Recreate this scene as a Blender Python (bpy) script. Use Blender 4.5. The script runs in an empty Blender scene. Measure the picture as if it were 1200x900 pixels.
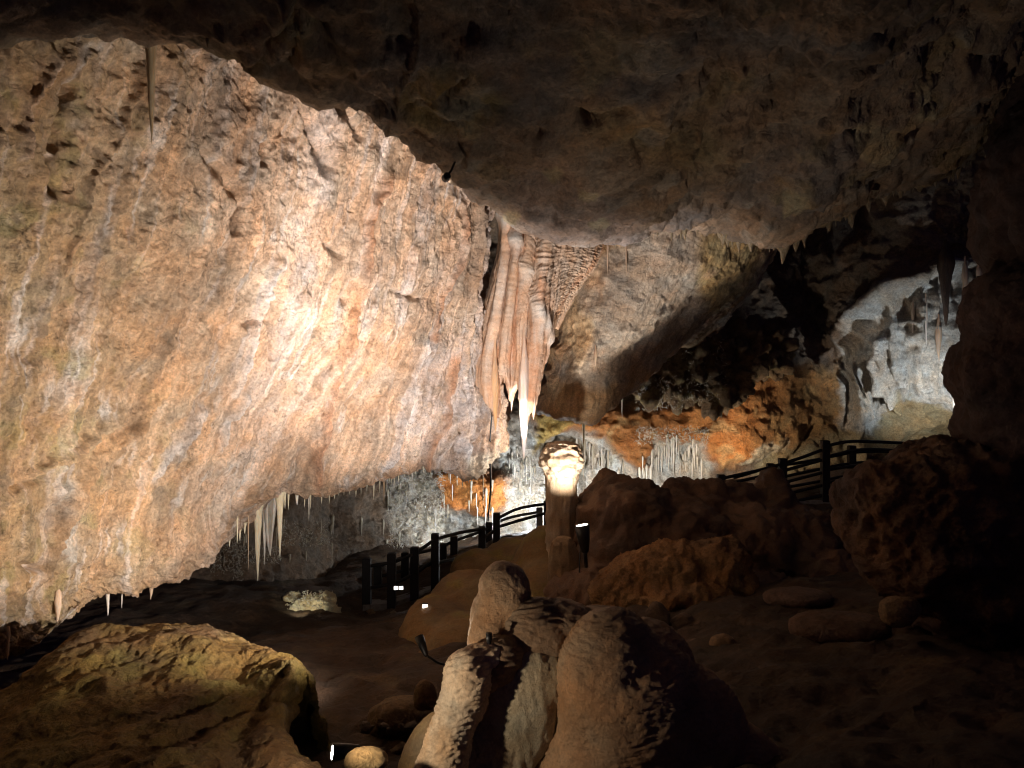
import bpy, math, random
import numpy as np
from mathutils import Vector

random.seed(5)
F = 942.0                      # focal length in photo pixels (1200 px wide)
EYE = 4.0                      # height of the eye above the lowest cave floor
sc = bpy.context.scene
COL = sc.collection
f32 = np.float32

def at(px, py, d):
    return np.array([(px-600.0)/F*d, d, EYE+(450.0-py)/F*d])

def proj(P):
    y = np.maximum(P[..., 1], 0.3)
    return P[..., 0]/y*F+600, 450-(P[..., 2]-EYE)/y*F

# ------------------------------------------------------------------ noise
_r = np.random.RandomState(11)
PERM = np.concatenate([_r.permutation(256)]*3).astype(np.int32)
_g = _r.normal(size=(256, 3)); GR = (_g/np.linalg.norm(_g, axis=1)[:, None]).astype(f32)
RND = _r.rand(256, 3).astype(f32)

def pn(p):
    p = p.astype(f32); i = np.floor(p); f = p-i; i = i.astype(np.int32) & 255
    u = f*f*f*(f*(f*6-15)+10)
    ix, iy, iz = i[..., 0], i[..., 1], i[..., 2]; fx, fy, fz = f[..., 0], f[..., 1], f[..., 2]
    def c(a, b, e):
        g = GR[PERM[PERM[PERM[ix+a]+iy+b]+iz+e]]
        return g[..., 0]*(fx-a)+g[..., 1]*(fy-b)+g[..., 2]*(fz-e)
    ux, uy, uz = u[..., 0], u[..., 1], u[..., 2]
    x00 = c(0,0,0)*(1-ux)+c(1,0,0)*ux; x10 = c(0,1,0)*(1-ux)+c(1,1,0)*ux
    x01 = c(0,0,1)*(1-ux)+c(1,0,1)*ux; x11 = c(0,1,1)*(1-ux)+c(1,1,1)*ux
    return ((x00*(1-uy)+x10*uy)*(1-uz)+(x01*(1-uy)+x11*uy)*uz)*1.5

def fbm(p, f, o=4, gain=.5, ridge=False, seed=0.0):
    p = np.asarray(p, dtype=f32)*f+np.array([seed*7.3+50, seed*3.1+70, seed*5.7+90], f32)
    s = 0; a = 1.0; t = 0
    for _ in range(o):
        n = pn(p)
        if ridge: n = 1-2*np.abs(n)
        s = s+a*n; t += a; a *= gain; p = p*2.03+13.7
    return s/t

def worley(p, f, seed=0.0):
    p = np.asarray(p, dtype=f32)*f+f32(seed*9.1+40)
    i = np.floor(p); fr = p-i; i = i.astype(np.int32) & 255
    best = np.full(p.shape[:-1], 9.0, f32); sec = best.copy()
    for a in (-1, 0, 1):
        for b in (-1, 0, 1):
            for c in (-1, 0, 1):
                h = PERM[PERM[PERM[(i[..., 0]+a) & 255]+((i[..., 1]+b) & 255)]+((i[..., 2]+c) & 255)]
                q = RND[h]
                d = np.sqrt((q[..., 0]+a-fr[..., 0])**2+(q[..., 1]+b-fr[..., 1])**2+(q[..., 2]+c-fr[..., 2])**2)
                sec = np.minimum(sec, np.maximum(best, d)); best = np.minimum(best, d)
    return best, sec

def smooth(a, b, x):
    t = np.clip((x-a)/(b-a), 0, 1); return t*t*(3-2*t)

def pdist(px, py, line):
    """distance to a polyline, and how far along it (0..1)"""
    best = np.full(px.shape, 1e9); along = np.zeros(px.shape); n = len(line)-1
    for k in range(n):
        (ax, ay), (bx, by) = line[k][:2], line[k+1][:2]
        t = np.clip(((px-ax)*(bx-ax)+(py-ay)*(by-ay))/((bx-ax)**2+(by-ay)**2+1e-9), 0, 1)
        d = np.hypot(px-ax-t*(bx-ax), py-ay-t*(by-ay))
        m = d < best; best = np.where(m, d, best); along = np.where(m, (k+t)/n, along)
    return best, along

def sdpoly(px, py, poly):
    """signed distance to a polygon, positive inside"""
    d, _ = pdist(px, py, list(poly)+[poly[0]])
    ins = np.zeros(px.shape, bool); n = len(poly)
    for k in range(n):
        (ax, ay), (bx, by) = poly[k], poly[(k+1) % n]
        c = ((ay > py) != (by > py)) & (px < (bx-ax)*(py-ay)/((by-ay) if by != ay else 1e-9)+ax)
        ins ^= c
    return np.where(ins, d, -d)

def inside(px, py, poly, soft=6):
    return smooth(-soft, soft, sdpoly(px, py, poly))

# ------------------------------------------------------------------ mesh building
def tag(o, label=None, cat=None, group=None, kind=None):
    if label: o['label'] = label
    if cat: o['category'] = cat
    if group: o['group'] = group
    if kind: o['kind'] = kind
    return o

def make_mesh(name, V, Q, mat, col=None, uv=None, smooth_sh=True):
    me = bpy.data.meshes.new(name)
    V = np.ascontiguousarray(V, dtype=f32).reshape(-1, 3)
    if isinstance(Q, np.ndarray):
        k = Q.shape[1]; nf = len(Q)
        me.vertices.add(len(V)); me.vertices.foreach_set('co', V.ravel())
        me.loops.add(nf*k); me.loops.foreach_set('vertex_index', Q.astype(np.int32).ravel())
        me.polygons.add(nf)
        me.polygons.foreach_set('loop_start', np.arange(0, nf*k, k, dtype=np.int32))
        me.update(calc_edges=True); me.validate()
    else:
        me.from_pydata([tuple(map(float, v)) for v in V], [], Q)
    if smooth_sh:
        me.polygons.foreach_set('use_smooth', np.ones(len(me.polygons), bool))
    if col is not None:
        c = np.ones((len(V), 4), f32); c[:, :3] = np.asarray(col, f32).reshape(-1, 3)
        a = me.color_attributes.new('Col', 'FLOAT_COLOR', 'POINT'); a.data.foreach_set('color', c.ravel())
    if uv is not None:
        l = me.uv_layers.new(name='flow'); vi = np.empty(len(me.loops), np.int32)
        me.loops.foreach_get('vertex_index', vi)
        l.data.foreach_set('uv', np.asarray(uv, f32).reshape(-1, 2)[vi].ravel())
    if mat: me.materials.append(mat)
    return me

def add(name, V, Q, mat, col=None, uv=None, parent=None, smooth_sh=True, base=None):
    """link one mesh object; V in world space, origin put at its base"""
    V = np.asarray(V, dtype=np.float64).reshape(-1, 3)
    if base is None:
        base = np.array([V[:, 0].mean(), V[:, 1].mean(), V[:, 2].min()])
    po = np.array(parent.location) if parent is not None else np.zeros(3)
    if parent is not None and parent.parent is not None: po = po+np.array(parent.parent.location)
    me = make_mesh(name, V-base, Q, mat, col, uv, smooth_sh)
    o = bpy.data.objects.new(name, me); COL.objects.link(o)
    o.location = base-po
    if parent is not None: o.parent = parent
    return o

def empty(name, loc, label, cat, group=None):
    o = bpy.data.objects.new(name, None); COL.objects.link(o); o.location = loc
    o.empty_display_size = .2
    return tag(o, label, cat, group)

def grid_faces(nu, nv, wrap=False):
    a = np.arange(nu*nv).reshape(nu, nv)
    if wrap: a = np.concatenate([a, a[:1]], 0)
    return np.stack([a[:-1, :-1], a[1:, :-1], a[1:, 1:], a[:-1, 1:]], -1).reshape(-1, 4)

def resample(P, n):
    """smooth curve through the rows of P (k,m,3), n even samples"""
    seg = np.linalg.norm(np.diff(P, axis=0), axis=-1).mean(1)
    s = np.concatenate([[0], np.cumsum(np.maximum(seg, 1e-4))]); s /= s[-1]
    T = np.gradient(P, s, axis=0) if len(P) > 2 else np.repeat((P[1:]-P[:1]), 2, 0)
    t = np.linspace(0, 1, n); k = np.clip(np.searchsorted(s, t, side='right')-1, 0, len(s)-2)
    h = (s[k+1]-s[k])[:, None, None]; x = ((t-s[k])/(s[k+1]-s[k]))[:, None, None]
    return ((2*x**3-3*x**2+1)*P[k]+(x**3-2*x**2+x)*h*T[k]+(-2*x**3+3*x**2)*P[k+1]+(x**3-x**2)*h*T[k+1])

def sheet(cols, nu, nv):
    """cols: list of columns of points, each (px,py,d) or ('w',x,y,z) or ('r',dx,dy,dz) relative to the one before"""
    out = []
    for c in cols:
        pts = []
        for q in c:
            if q[0] == 'w': pts.append(np.array(q[1:], float))
            elif q[0] == 'r': pts.append(pts[-1]+np.array(q[1:], float))
            else: pts.append(at(*q))
        out.append(resample(np.array(pts)[:, None, :], nv)[:, 0])
    return resample(np.array(out), nu)

def normals(P):
    n = np.cross(np.gradient(P, axis=0), np.gradient(P, axis=1))
    n /= np.linalg.norm(n, axis=-1, keepdims=True)+1e-9
    v = np.array([0, 0, EYE])-P
    if (n*v).sum(-1).mean() < 0: n = -n
    return n

def uvgrid(nu, nv):
    u, v = np.meshgrid(np.linspace(0, 1, nu), np.linspace(0, 1, nv), indexing='ij'); return u, v

def warp(P, f, a, o=3, seed=0.):
    return P+np.stack([fbm(P, f, o, seed=seed+k*11) for k in range(3)], -1)*a

def mixc(c, m, new):
    return c*(1-m[..., None])+np.asarray(new)*m[..., None]

def lumps(parts, voxel, smooth_it=8):
    """union of ellipsoids and capsules as one closed skin; returns V, Q, N"""
    import bmesh
    bm = bmesh.new()
    def ball(c, r, tilt=0):
        g = bmesh.ops.create_icosphere(bm, subdivisions=3, radius=1)
        ct, st = math.cos(tilt), math.sin(tilt)
        for v in g['verts']:
            x, y, z = v.co.x*r[0], v.co.y*r[1], v.co.z*r[2]
            v.co = Vector((c[0]+x*ct+z*st, c[1]+y, c[2]-x*st+z*ct))
    for q in parts:
        if q[0] == 'e':                       # px,py,d, half width px, half height px, half depth m, tilt
            _, px, py, d, rx, rz, ry = q[:7]
            ball(at(px, py, d), (rx*d/F, ry, rz*d/F), math.radians(q[7]) if len(q) > 7 else 0)
        else:                                 # capsule: px,py,d,r px -> px,py,d,r px
            _, a, b = q
            A, B = at(*a[:3]), at(*b[:3]); ra, rb = a[3]*a[2]/F, b[3]*b[2]/F
            n = max(3, int(np.linalg.norm(B-A)/(min(ra, rb)*.35)))
            for k in range(n+1):
                t = k/n; r = ra+(rb-ra)*t; ball(A+(B-A)*t, (r, r, r))
    me = bpy.data.meshes.new('tmp'); bm.to_mesh(me); bm.free()
    o = bpy.data.objects.new('tmp', me); COL.objects.link(o)
    m = o.modifiers.new('r', 'REMESH'); m.mode = 'VOXEL'; m.voxel_size = voxel
    s = o.modifiers.new('s', 'SMOOTH'); s.factor = .5; s.iterations = smooth_it
    dg = bpy.context.evaluated_depsgraph_get(); dg.update()
    ev = o.evaluated_get(dg); em = ev.to_mesh()
    V = np.empty(len(em.vertices)*3, f32); em.vertices.foreach_get('co', V); V = V.reshape(-1, 3)
    N = np.empty(len(em.vertices)*3, f32); em.vertices.foreach_get('normal', N); N = N.reshape(-1, 3)
    Q = np.empty(len(em.loops), np.int32); em.loops.foreach_get('vertex_index', Q); Q = Q.reshape(-1, 4)
    ev.to_mesh_clear(); bpy.data.objects.remove(o); bpy.data.meshes.remove(me)
    # keep the largest skin only
    lab = np.arange(len(V))
    for _ in range(200):
        mn = lab[Q].min(1); new = lab.copy(); np.minimum.at(new, Q.ravel(), np.repeat(mn, 4))
        new = new[new]
        if (new == lab).all(): break
        lab = new
    ids, cnt = np.unique(lab, return_counts=True); keep = lab == ids[cnt.argmax()]
    if not keep.all():
        remap = np.cumsum(keep)-1; Q = remap[Q[keep[Q].all(1)]]; V = V[keep]; N = N[keep]
    return V.astype(np.float64), Q, N.astype(np.float64)

# ------------------------------------------------------------------ materials
def nd(nt, t, loc=(0, 0), **kw):
    n = nt.nodes.new(t)
    for k, v in kw.items(): setattr(n, k, v)
    return n

def rock(name, sc1=1.1, var=.45, bump=.5, bscale=12, streak=0.0, rough=.75, spec=.3, grain=.35, spots=.5, cells=0.0, sss=0.0):
    m = bpy.data.materials.new(name); m.use_nodes = True; nt = m.node_tree; L = nt.links.new
    bs = nt.nodes['Principled BSDF']
    tc = nd(nt, 'ShaderNodeTexCoord'); at_ = nd(nt, 'ShaderNodeAttribute', attribute_name='Col')
    def noise(scale, det=8, ro=.6, vec=None, dist=0.0):
        n = nd(nt, 'ShaderNodeTexNoise'); n.inputs['Scale'].default_value = scale; n.inputs['Detail'].default_value = det
        n.inputs['Roughness'].default_value = ro; n.inputs['Distortion'].default_value = dist
        L(vec if vec else tc.outputs['Object'], n.inputs['Vector']); return n.outputs['Fac']
    def rng(v, a, b, c, d):
        n = nd(nt, 'ShaderNodeMapRange'); L(v, n.inputs[0])
        for k, x in enumerate((a, b, c, d)): n.inputs[k+1].default_value = x
        return n.outputs[0]
    def mul(col, fac):
        n = nd(nt, 'ShaderNodeMix', data_type='RGBA', blend_type='MULTIPLY'); n.inputs['Factor'].default_value = 1
        L(col, n.inputs[6]); L(fac, n.inputs[7]); return n.outputs[2]
    def mixcol(fac, a, b):
        n = nd(nt, 'ShaderNodeMix', data_type='RGBA'); L(fac, n.inputs['Factor'])
        L(a, n.inputs[6])
        if isinstance(b, tuple): n.inputs[7].default_value = b+(1,)
        else: L(b, n.inputs[7])
        return n.outputs[2]
    n1 = noise(sc1, 9, .62, dist=.6)
    c = mul(at_.outputs['Color'], rng(n1, .3, .7, 1-var, 1+var))
    # hue patches: pinker and yellower rock
    n2 = noise(sc1*2.3, 6, .6)
    tint = nd(nt, 'ShaderNodeValToRGB'); e = tint.color_ramp.elements
    e[0].position = .35; e[0].color = (1.08, .93, .80, 1); e[1].position = .65; e[1].color = (.95, 1.02, 1.10, 1)
    L(n2, tint.inputs[0]); c = mul(c, tint.outputs[0])
    # mineral grain
    n3 = noise(bscale*2.2, 5, .7); c = mul(c, rng(n3, .3, .7, 1-grain, 1+grain))
    # dark manganese specks in patches
    n4 = noise(bscale*1.3, 4, .75); n5 = noise(sc1*1.7, 3, .6)
    sp = nd(nt, 'ShaderNodeMath', operation='MULTIPLY'); L(rng(n4, .54, .66, 0, spots), sp.inputs[0]); L(rng(n5, .45, .62, 0, 1), sp.inputs[1])
    c = mixcol(sp.outputs[0], c, (.045, .032, .022))
    if streak > 0:
        uv = nd(nt, 'ShaderNodeUVMap', uv_map='flow'); mp = nd(nt, 'ShaderNodeMapping'); L(uv.outputs[0], mp.inputs[0])
        mp.inputs['Scale'].default_value = (80, 3.2, 1)
        s = noise(1.0, 6, .65, mp.outputs[0], .3)
        c = mul(c, rng(s, .3, .7, 1-streak, 1+streak))
    L(c, bs.inputs['Base Color'])
    L(rng(n3, .3, .7, rough-.15, rough+.15), bs.inputs['Roughness'])
    bs.inputs['Specular IOR Level'].default_value = spec
    if sss > 0:
        bs.inputs['Subsurface Weight'].default_value = sss; bs.inputs['Subsurface Radius'].default_value = (.06, .035, .015)
        bs.inputs['Subsurface Scale'].default_value = 1.0
    b1 = noise(bscale, 10, .72, dist=.5)
    bp = nd(nt, 'ShaderNodeBump'); bp.inputs['Strength'].default_value = min(1, bump*1.3); bp.inputs['Distance'].default_value = 1.3/bscale
    b2 = noise(bscale*3.7, 6, .7)
    a2 = nd(nt, 'ShaderNodeMath', operation='MULTIPLY_ADD'); L(b2, a2.inputs[0]); a2.inputs[1].default_value = .4; L(b1, a2.inputs[2])
    b1 = a2.outputs[0]; h = b1
    if cells > 0:
        vo = nd(nt, 'ShaderNodeTexVoronoi'); vo.inputs['Scale'].default_value = bscale*.9; L(tc.outputs['Object'], vo.inputs['Vector'])
        ad = nd(nt, 'ShaderNodeMath', operation='MULTIPLY_ADD'); L(vo.outputs['Distance'], ad.inputs[0]); ad.inputs[1].default_value = cells; L(b1, ad.inputs[2]); h = ad.outputs[0]
    L(h, bp.inputs['Height']); L(bp.outputs[0], bs.inputs['Normal'])
    return m

def plain(name, col, rough=.6, metal=0.0, emit=None, es=0.0):
    m = bpy.data.materials.new(name); m.use_nodes = True; nt = m.node_tree; L = nt.links.new
    bs = nt.nodes['Principled BSDF']
    n = nd(nt, 'ShaderNodeTexNoise'); n.inputs['Scale'].default_value = 14; n.inputs['Detail'].default_value = 6
    tc = nd(nt, 'ShaderNodeTexCoord'); L(tc.outputs['Object'], n.inputs['Vector'])
    r = nd(nt, 'ShaderNodeValToRGB'); e = r.color_ramp.elements
    e[0].position = .3; e[0].color = tuple(x*.7 for x in col)+(1,); e[1].position = .7; e[1].color = tuple(min(1, x*1.25) for x in col)+(1,)
    L(n.outputs['Fac'], r.inputs[0]); L(r.outputs[0], bs.inputs['Base Color'])
    bs.inputs['Roughness'].default_value = rough; bs.inputs['Metallic'].default_value = metal
    if emit:
        bs.inputs['Emission Color'].default_value = emit+(1,); bs.inputs['Emission Strength'].default_value = es
    return m

M_wall = rock('lit_wall_rock', .9, .38, .7, 13, streak=.36, rough=.62, spec=.35, grain=.36, spots=.6, cells=.25)
M_ceil = rock('ceiling_rock', 1.2, .5, .6, 12, rough=.7, spec=.3, grain=.35, spots=.6, cells=.3)
M_flow = rock('flowstone_rock', 1.6, .25, .4, 22, streak=.14, rough=.5, spec=.45, grain=.2, spots=.15, cells=.2)
M_back = rock('chamber_rock', .8, .35, .7, 9, rough=.7, spec=.3, grain=.4, spots=.45, cells=.3)
M_floor = rock('floor_rock', 1.0, .45, .7, 14, rough=.75, spec=.25, grain=.35, spots=.4, cells=.3)
M_mound = rock('mound_rock', 1.1, .3, .45, 14, rough=.7, spec=.25, grain=.25, spots=.35, cells=.2)
M_gour = rock('rippled_calcite', 1.4, .28, .5, 24, rough=.6, spec=.35, grain=.25, spots=.35, cells=.3)
M_stal = rock('stalactite_calcite', 3.0, .25, .35, 30, rough=.4, spec=.5, grain=.15, spots=.1, sss=.15)
M_post = plain('dark_fence_timber', (.012, .011, .013), .65)
M_deck = plain('grey_deck_board', (.20, .19, .18), .7)
M_black = plain('black_lamp_housing', (.012, .012, .013), .45)
M_lens = plain('lit_lamp_glass', (.9, .9, .9), .3, 0, (1.0, .96, .90), 14.0)
M_lens2 = plain('lit_step_light', (.9, .9, .9), .3, 0, (1.0, .93, .82), 5.0)

# ================================================================== LEFT WALL
cols = [
 [(-420,-250,4.6),(-440,0,4.8),(-420,300,5.2),(-360,600,5.6),(-330,860,5.9),('r',0,1.5,.1),('r',0,3,.8)],
 [(-40,-180,5.6),(-60,60,5.8),(-110,300,6.1),(-150,560,6.5),(-130,830,6.9),('r',0,1.5,.1),('r',0,3,.8)],
 [(130,-120,6.8),(115,80,6.9),(60,300,7.1),(10,540,7.5),(2,764,7.9),('r',.05,1.5,.1),('r',0,3,.8)],
 [(250,-60,7.9),(235,120,7.9),(180,330,8.2),(105,530,8.6),(72,716,8.9),('r',.05,1.5,.15),('r',0,3,.8)],
 [(335,0,8.8),(310,170,8.8),(255,360,9.1),(185,530,9.5),(158,690,9.8),('r',.05,1.5,.15),('r',0,3,.8)],
 [(410,40,9.7),(375,220,9.7),(320,390,10.0),(255,530,10.4),(232,655,10.6),('r',.1,1.4,.15),('r',0,3,.8)],
 [(465,70,10.5),(430,250,10.5),(380,400,10.8),(320,510,11.1),(285,592,11.3),('r',.2,1.4,.15),('r',0,3,.8)],
 [(510,100,11.2),(480,270,11.2),(440,410,11.5),(395,500,11.8),(362,573,12.0),('r',.2,1.4,.15),('r',0,3,.8)],
 [(540,130,11.8),(520,290,11.8),(490,420,12.1),(460,500,12.4),(440,562,12.6),('r',.2,1.4,.15),('r',0,3,.8)],
 [(562,150,12.3),(548,300,12.3),(530,420,12.6),(515,490,12.9),(500,545,13.0),('r',.2,1.4,.15),('r',0,3,.8)],
 [(578,170,12.8),(567,300,12.8),(560,420,13.0),(556,490,13.3),(546,554,13.4),('r',.2,1.2,.2),('r',0,3,.8)],
 [(588,190,13.3),(577,300,13.4),(579,420,13.4),(584,480,13.6),(576,532,13.8),('r',.1,1.0,.3),('r',0,3,.8)],
 [(592,200,14.2),(583,300,14.4),(588,420,14.4),(592,470,14.6),(588,510,14.8),('r',.1,1.0,.3),('r',0,3,.8)],
]
nu, nv = 820, 640
P = sheet(cols, nu, nv); u, v = uvgrid(nu, nv); N = normals(P); px, py = proj(P)
uvn = np.stack([u*46, v*5, u*0], -1)
right = smooth(180, 430, px+0.15*py-40)
D = .30*fbm(P, .45, 3, seed=1)+(.10-.05*right)*fbm(P, 1.3, 3, ridge=True, seed=2)+.08*right*fbm(P*np.array([1.6, 1.6, .35]), 1.5, 4, ridge=True, seed=12)
crag = fbm(P, 3.0, 5, gain=.58, ridge=True, seed=3)
wx, w2 = worley(warp(P, 2.0, .2, 2, 9), 3.4, 1)
D += (.055-.042*right)*crag+(.02-.015*right)*(wx-.45)
D += .045*fbm(P, 9, 3, gain=.6, ridge=True, seed=4)*(1-.5*right)+.016*fbm(P, 20, 3, gain=.65, ridge=True, seed=14)+.016*right*fbm(P*np.array([1.5, 1.5, .25]), 7, 4, gain=.6, ridge=True, seed=15)
flow = fbm(uvn, 1.0, 4, seed=5)
wu = u+.012*fbm(P, 1.1, 3, seed=19)
D += .10*flow*(.5+.5*right)+.09*fbm(np.stack([wu*22, v*1.6, u*0], -1), 1, 4, ridge=True, seed=16)+.05*smooth(.35, .9, 1-2.2*np.abs(fbm(np.stack([wu*34, v*1.3, u*0], -1), 1, 2, seed=24)))*smooth(-.1, .2, fbm(P, .9, 3, seed=25))
flow2 = fbm(np.stack([u*150, v*9, u*0], -1), 1.0, 3, seed=6); D += .035*flow2*(.5+.5*right)+.025*(1-right)*fbm(warp(P, 4, .1, 2, 6), 8, 3, gain=.65, ridge=True, seed=18)
# rough blocky scabs where slabs have come away
sc_ = fbm(P, .9, 4, seed=7); D += -.03*smooth(.10, .18, sc_)*(.3+.7*(1-right))
sc2 = fbm(P*np.array([1, 1, .5]), 1.8, 4, seed=17); D += -.022*smooth(.12, .17, sc2)*right
# long ribs of calcite running down the wall
qx = px+9*fbm(P, 1.5, 3, seed=21)+2*fbm(P, 6, 2, seed=22); qy = py
ribs = [([(462,195),(444,232),(430,275),(418,320),(408,368),(398,420),(386,480),(376,530),(371,572)], 4.2, .10, 1),
        ([(545,215),(540,260),(533,310),(520,350),(513,400)], 3, .07, 1),
        ([(505,260),(500,330),(478,380),(462,430),(455,500)], 3, .05, 0),
        ([(541,410),(531,455),(520,500),(503,545),(498,560)], 3.6, .06, 1),
        ([(505,395),(492,440),(478,490),(462,530),(452,552)], 3.2, .07, 2),
        ([(556,520),(540,535),(520,552)], 2, .05, 2), ([(566,500),(550,530),(545,552)], 2, .05, 2), ([(540,505),(522,530),(512,548)], 2, .05, 2),
        ([(560,215),(553,300),(550,400),(552,440)], 3, .08, 0), ([(570,225),(562,300),(558,380)], 2.5, .06, 2),
        ([(318,335),(300,370),(292,420),(270,460)], 4, .06, 2), ([(310,380),(313,330),(330,300)], 3, .05, 2),
        ([(205,440),(160,500),(100,540),(60,620),(40,690)], 5, .09, 3), ([(150,480),(90,520),(10,560)], 5, .08, 3), ([(240,470),(200,520),(180,560)], 5, .06, 2),
        ([(285,455),(265,490),(255,520)], 4, .06, 2), ([(175,70),(150,150),(95,260),(70,330)], 5, .06, 3), ([(75,60),(40,130),(25,190)], 5, .06, 0)]
ribc = []
for line, w, a, t in ribs:
    d, al = pdist(qx, qy, line); k = np.exp(-(d/(w*.8))**2)*smooth(0, .1, al)*smooth(1.02, .9, al)
    D += a*1.5*k; ribc.append((np.exp(-(d/w)**2)*smooth(0, .08, al)*smooth(-.6, -.05, fbm(P, 2.5, 3, seed=33)), t))
# narrow clefts and holes
for line, w, a in [([(357,110),(366,140),(378,172),(385,198)], 6, .55), ([(402,118),(410,138),(424,158)], 5, .35),
                   ([(240,180),(258,200),(272,222)], 7, .16), ([(312,170),(310,190)], 4, .2), ([(278,240),(274,270)], 4, .2),
                   ([(575,232),(576,270),(573,320),(568,352)], 6, .9), ([(62,190),(64,225)], 6, .25), ([(95,105),(80,140),(70,175)], 6, .2),
                   ([(312,350),(318,420)], 3, .12), ([(410,330),(400,350)], 4, .15), ([(455,340),(490,352)], 3, .12), ([(300,375),(285,380)], 3, .12),
                   ([(5,570),(45,560)], 4, .12), ([(15,660),(45,665)], 5, .15), ([(380,285),(400,300)], 3, .1)]:
    d, al = pdist(px+5*fbm(P, 3, 2, seed=31), py, line); D -= a*np.exp(-(d/w)**2)
# grey smooth boss low on the wall
b = inside(px, py, [(58,570),(80,560),(88,600),(78,660),(62,650)], 6); D += .08*b
lipn = smooth(.70, .78, v)*smooth(.95, .86, v)
D += .10*lipn*fbm(P*np.array([1, 1, .2]), 3.2, 3, ridge=True, seed=8)
D -= D[:, 130:470].mean(); D = D*(1-.8*np.exp(-((px-325)/75)**2)*smooth(.55, .72, v))
P = P+N*D[..., None]
P = warp(P, 5, .05, 3, 40)
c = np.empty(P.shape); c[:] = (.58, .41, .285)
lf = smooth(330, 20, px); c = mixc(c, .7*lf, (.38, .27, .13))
c = mixc(c, .55*smooth(.05, .3, fbm(P, .8, 4, seed=51))*(1-.4*right), (.34, .25, .17))
gr = smooth(.0, .35, fbm(np.stack([u*14, v*2.2, u*0], -1), 1, 4, seed=52)); c = mixc(c, .6*gr*right, (.60, .52, .48))
c = mixc(c, .5*smooth(.12, .3, fbm(np.stack([u*60, v*3, u*0], -1), 1, 3, seed=53)), (.66, .58, .53))
c = mixc(c, .7*inside(px, py, [(505,420),(560,380),(580,480),(560,540),(500,545),(480,500)], 25), (.60, .53, .50))
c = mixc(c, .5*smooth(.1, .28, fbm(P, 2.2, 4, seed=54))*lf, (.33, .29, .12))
c = mixc(c, .8*b, (.50, .47, .42))
c = mixc(c, .65*smooth(.18, .32, fbm(warp(P, 3, .2, 2, 3)*np.array([1, 1, .35]), 3.0, 4, seed=56)), (.30, .22, .15))
c = mixc(c, .7*smooth(.82, .97, 1-np.abs(fbm(np.stack([u*26, v*2.5, u*0], -1), 1, 4, seed=57))*3)*smooth(-.05, .2, fbm(P, 1.2, 3, seed=58)), (.70, .63, .57))
c = mixc(c, .5*smooth(.1, .3, fbm(P, 6, 4, gain=.65, seed=59)), (.66, .50, .36)); c = mixc(c, .5*smooth(.1, .3, fbm(P, 7, 4, gain=.65, seed=60)), (.38, .26, .17))
for k, t in ribc: c = mixc(c, .9*k, [(.56, .42, .31), (.50, .29, .18), (.68, .62, .58), (.48, .33, .20)][t])
c = mixc(c, .6*inside(px, py, [(545,540),(590,520),(575,545),(550,560)], 5), (.62, .60, .50))
LWx, LWy = proj(P); LWd = P[..., 1].copy(); LW = (LWx.copy(), LWy, LWd); LWx[:, int(nv*.84):] = -9999
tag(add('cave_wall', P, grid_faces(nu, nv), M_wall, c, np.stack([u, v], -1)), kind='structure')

# ================================================================== CEILING
edge = [(-260,60,4.6),(0,42,5.0),(60,44,5.1),(120,40,5.2),(180,44,5.4),(230,47,5.5),(275,62,5.7),(320,95,6.0),(385,114,6.3),(440,127,6.6),(482,160,7.0),(520,190,7.3),(555,222,7.7),(600,250,8.1),(650,272,8.5),(700,283,8.8),(742,281,9.0),(775,266,9.2),(830,268,9.5),(875,274,9.8),(922,280,10.0),(950,262,10.0),(985,244,10.0),(1035,216,10.0),(1085,206,10.0),(1115,184,10.0),(1160,165,10.0),(1210,150,10.0),(1400,120,10.0)]
cols = []
for (x, y, d) in edge:
    e = at(x, y, d); k = smooth(200, 700, np.array(x))*1.0
    cols.append([('w', e[0]*.25, -2.5, EYE+3.4), ('w', e[0]*.42, .8, EYE+3.0+.2*k), ('w', e[0]*.62, d*.42, EYE+2.35+.15*k),
                 ('w', e[0]*.80, d*.64, e[2]+(.55 if x < 450 else .85)), ('w', e[0]*.93, d*.86, e[2]+.22), (x, y, d), ('r', .02, .35, .16), ('r', .05, .9, .9), ('r', .1, 1.2, 3.0)])
nu, nv = 560, 420
P = sheet(cols, nu, nv); u, v = uvgrid(nu, nv); N = normals(P); px, py = proj(P)
near = smooth(1.0, 5, P[..., 1])
D = .22*fbm(P, .55, 3, seed=61)+.08*fbm(P, 1.6, 4, ridge=True, seed=62)
wx, w2 = worley(warp(P, 1.5, .3, 2, 19), 2.2, 4)
D += .07*(w2-wx)*near+.05*fbm(P, 4.0, 4, gain=.6, ridge=True, seed=63)+.03*fbm(P, 11, 4, gain=.6, ridge=True, seed=64)
for line, w, a in [([(497,0),(497,30),(488,70),(470,95),(462,140)], 3, .05), ([(868,60),(830,110),(800,160),(790,172)], 5, .08), ([(1055,150),(990,190),(940,225),(900,240)], 4, .07)]:
    d, al = pdist(px+4*fbm(P, 2, 2, seed=71), py, line); D += a*np.exp(-(d/w)**2)
for line, w, a in [([(672,135),(690,142),(735,135)], 6, .22), ([(400,20),(430,28),(470,38)], 7, .15), ([(745,170),(750,185)], 5, .15), ([(535,165),(540,185)], 4, .12), ([(655,247),(680,250)], 4, .15), ([(975,195),(1000,190)], 4, .12), ([(820,70),(835,80)], 5, .1)]:
    d, al = pdist(px+6*fbm(P, 3, 3, seed=67), py, line); D -= .5*a*np.exp(-(d/w)**2)
cw, cw2 = worley(warp(P, 1.0, .5, 3, 29)*np.array([1, .7, 1]), .9, 12); D -= .07*np.exp(-((cw2-cw)/.035)**2)*smooth(-.1, .1, fbm(P, .8, 2, seed=68))
D += .10*smooth(700, 800, px)*fbm(P*np.array([1, .6, .3]), 4.2, 3, ridge=True, seed=66); D -= .5*D[:, 100:250].mean()
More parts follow.
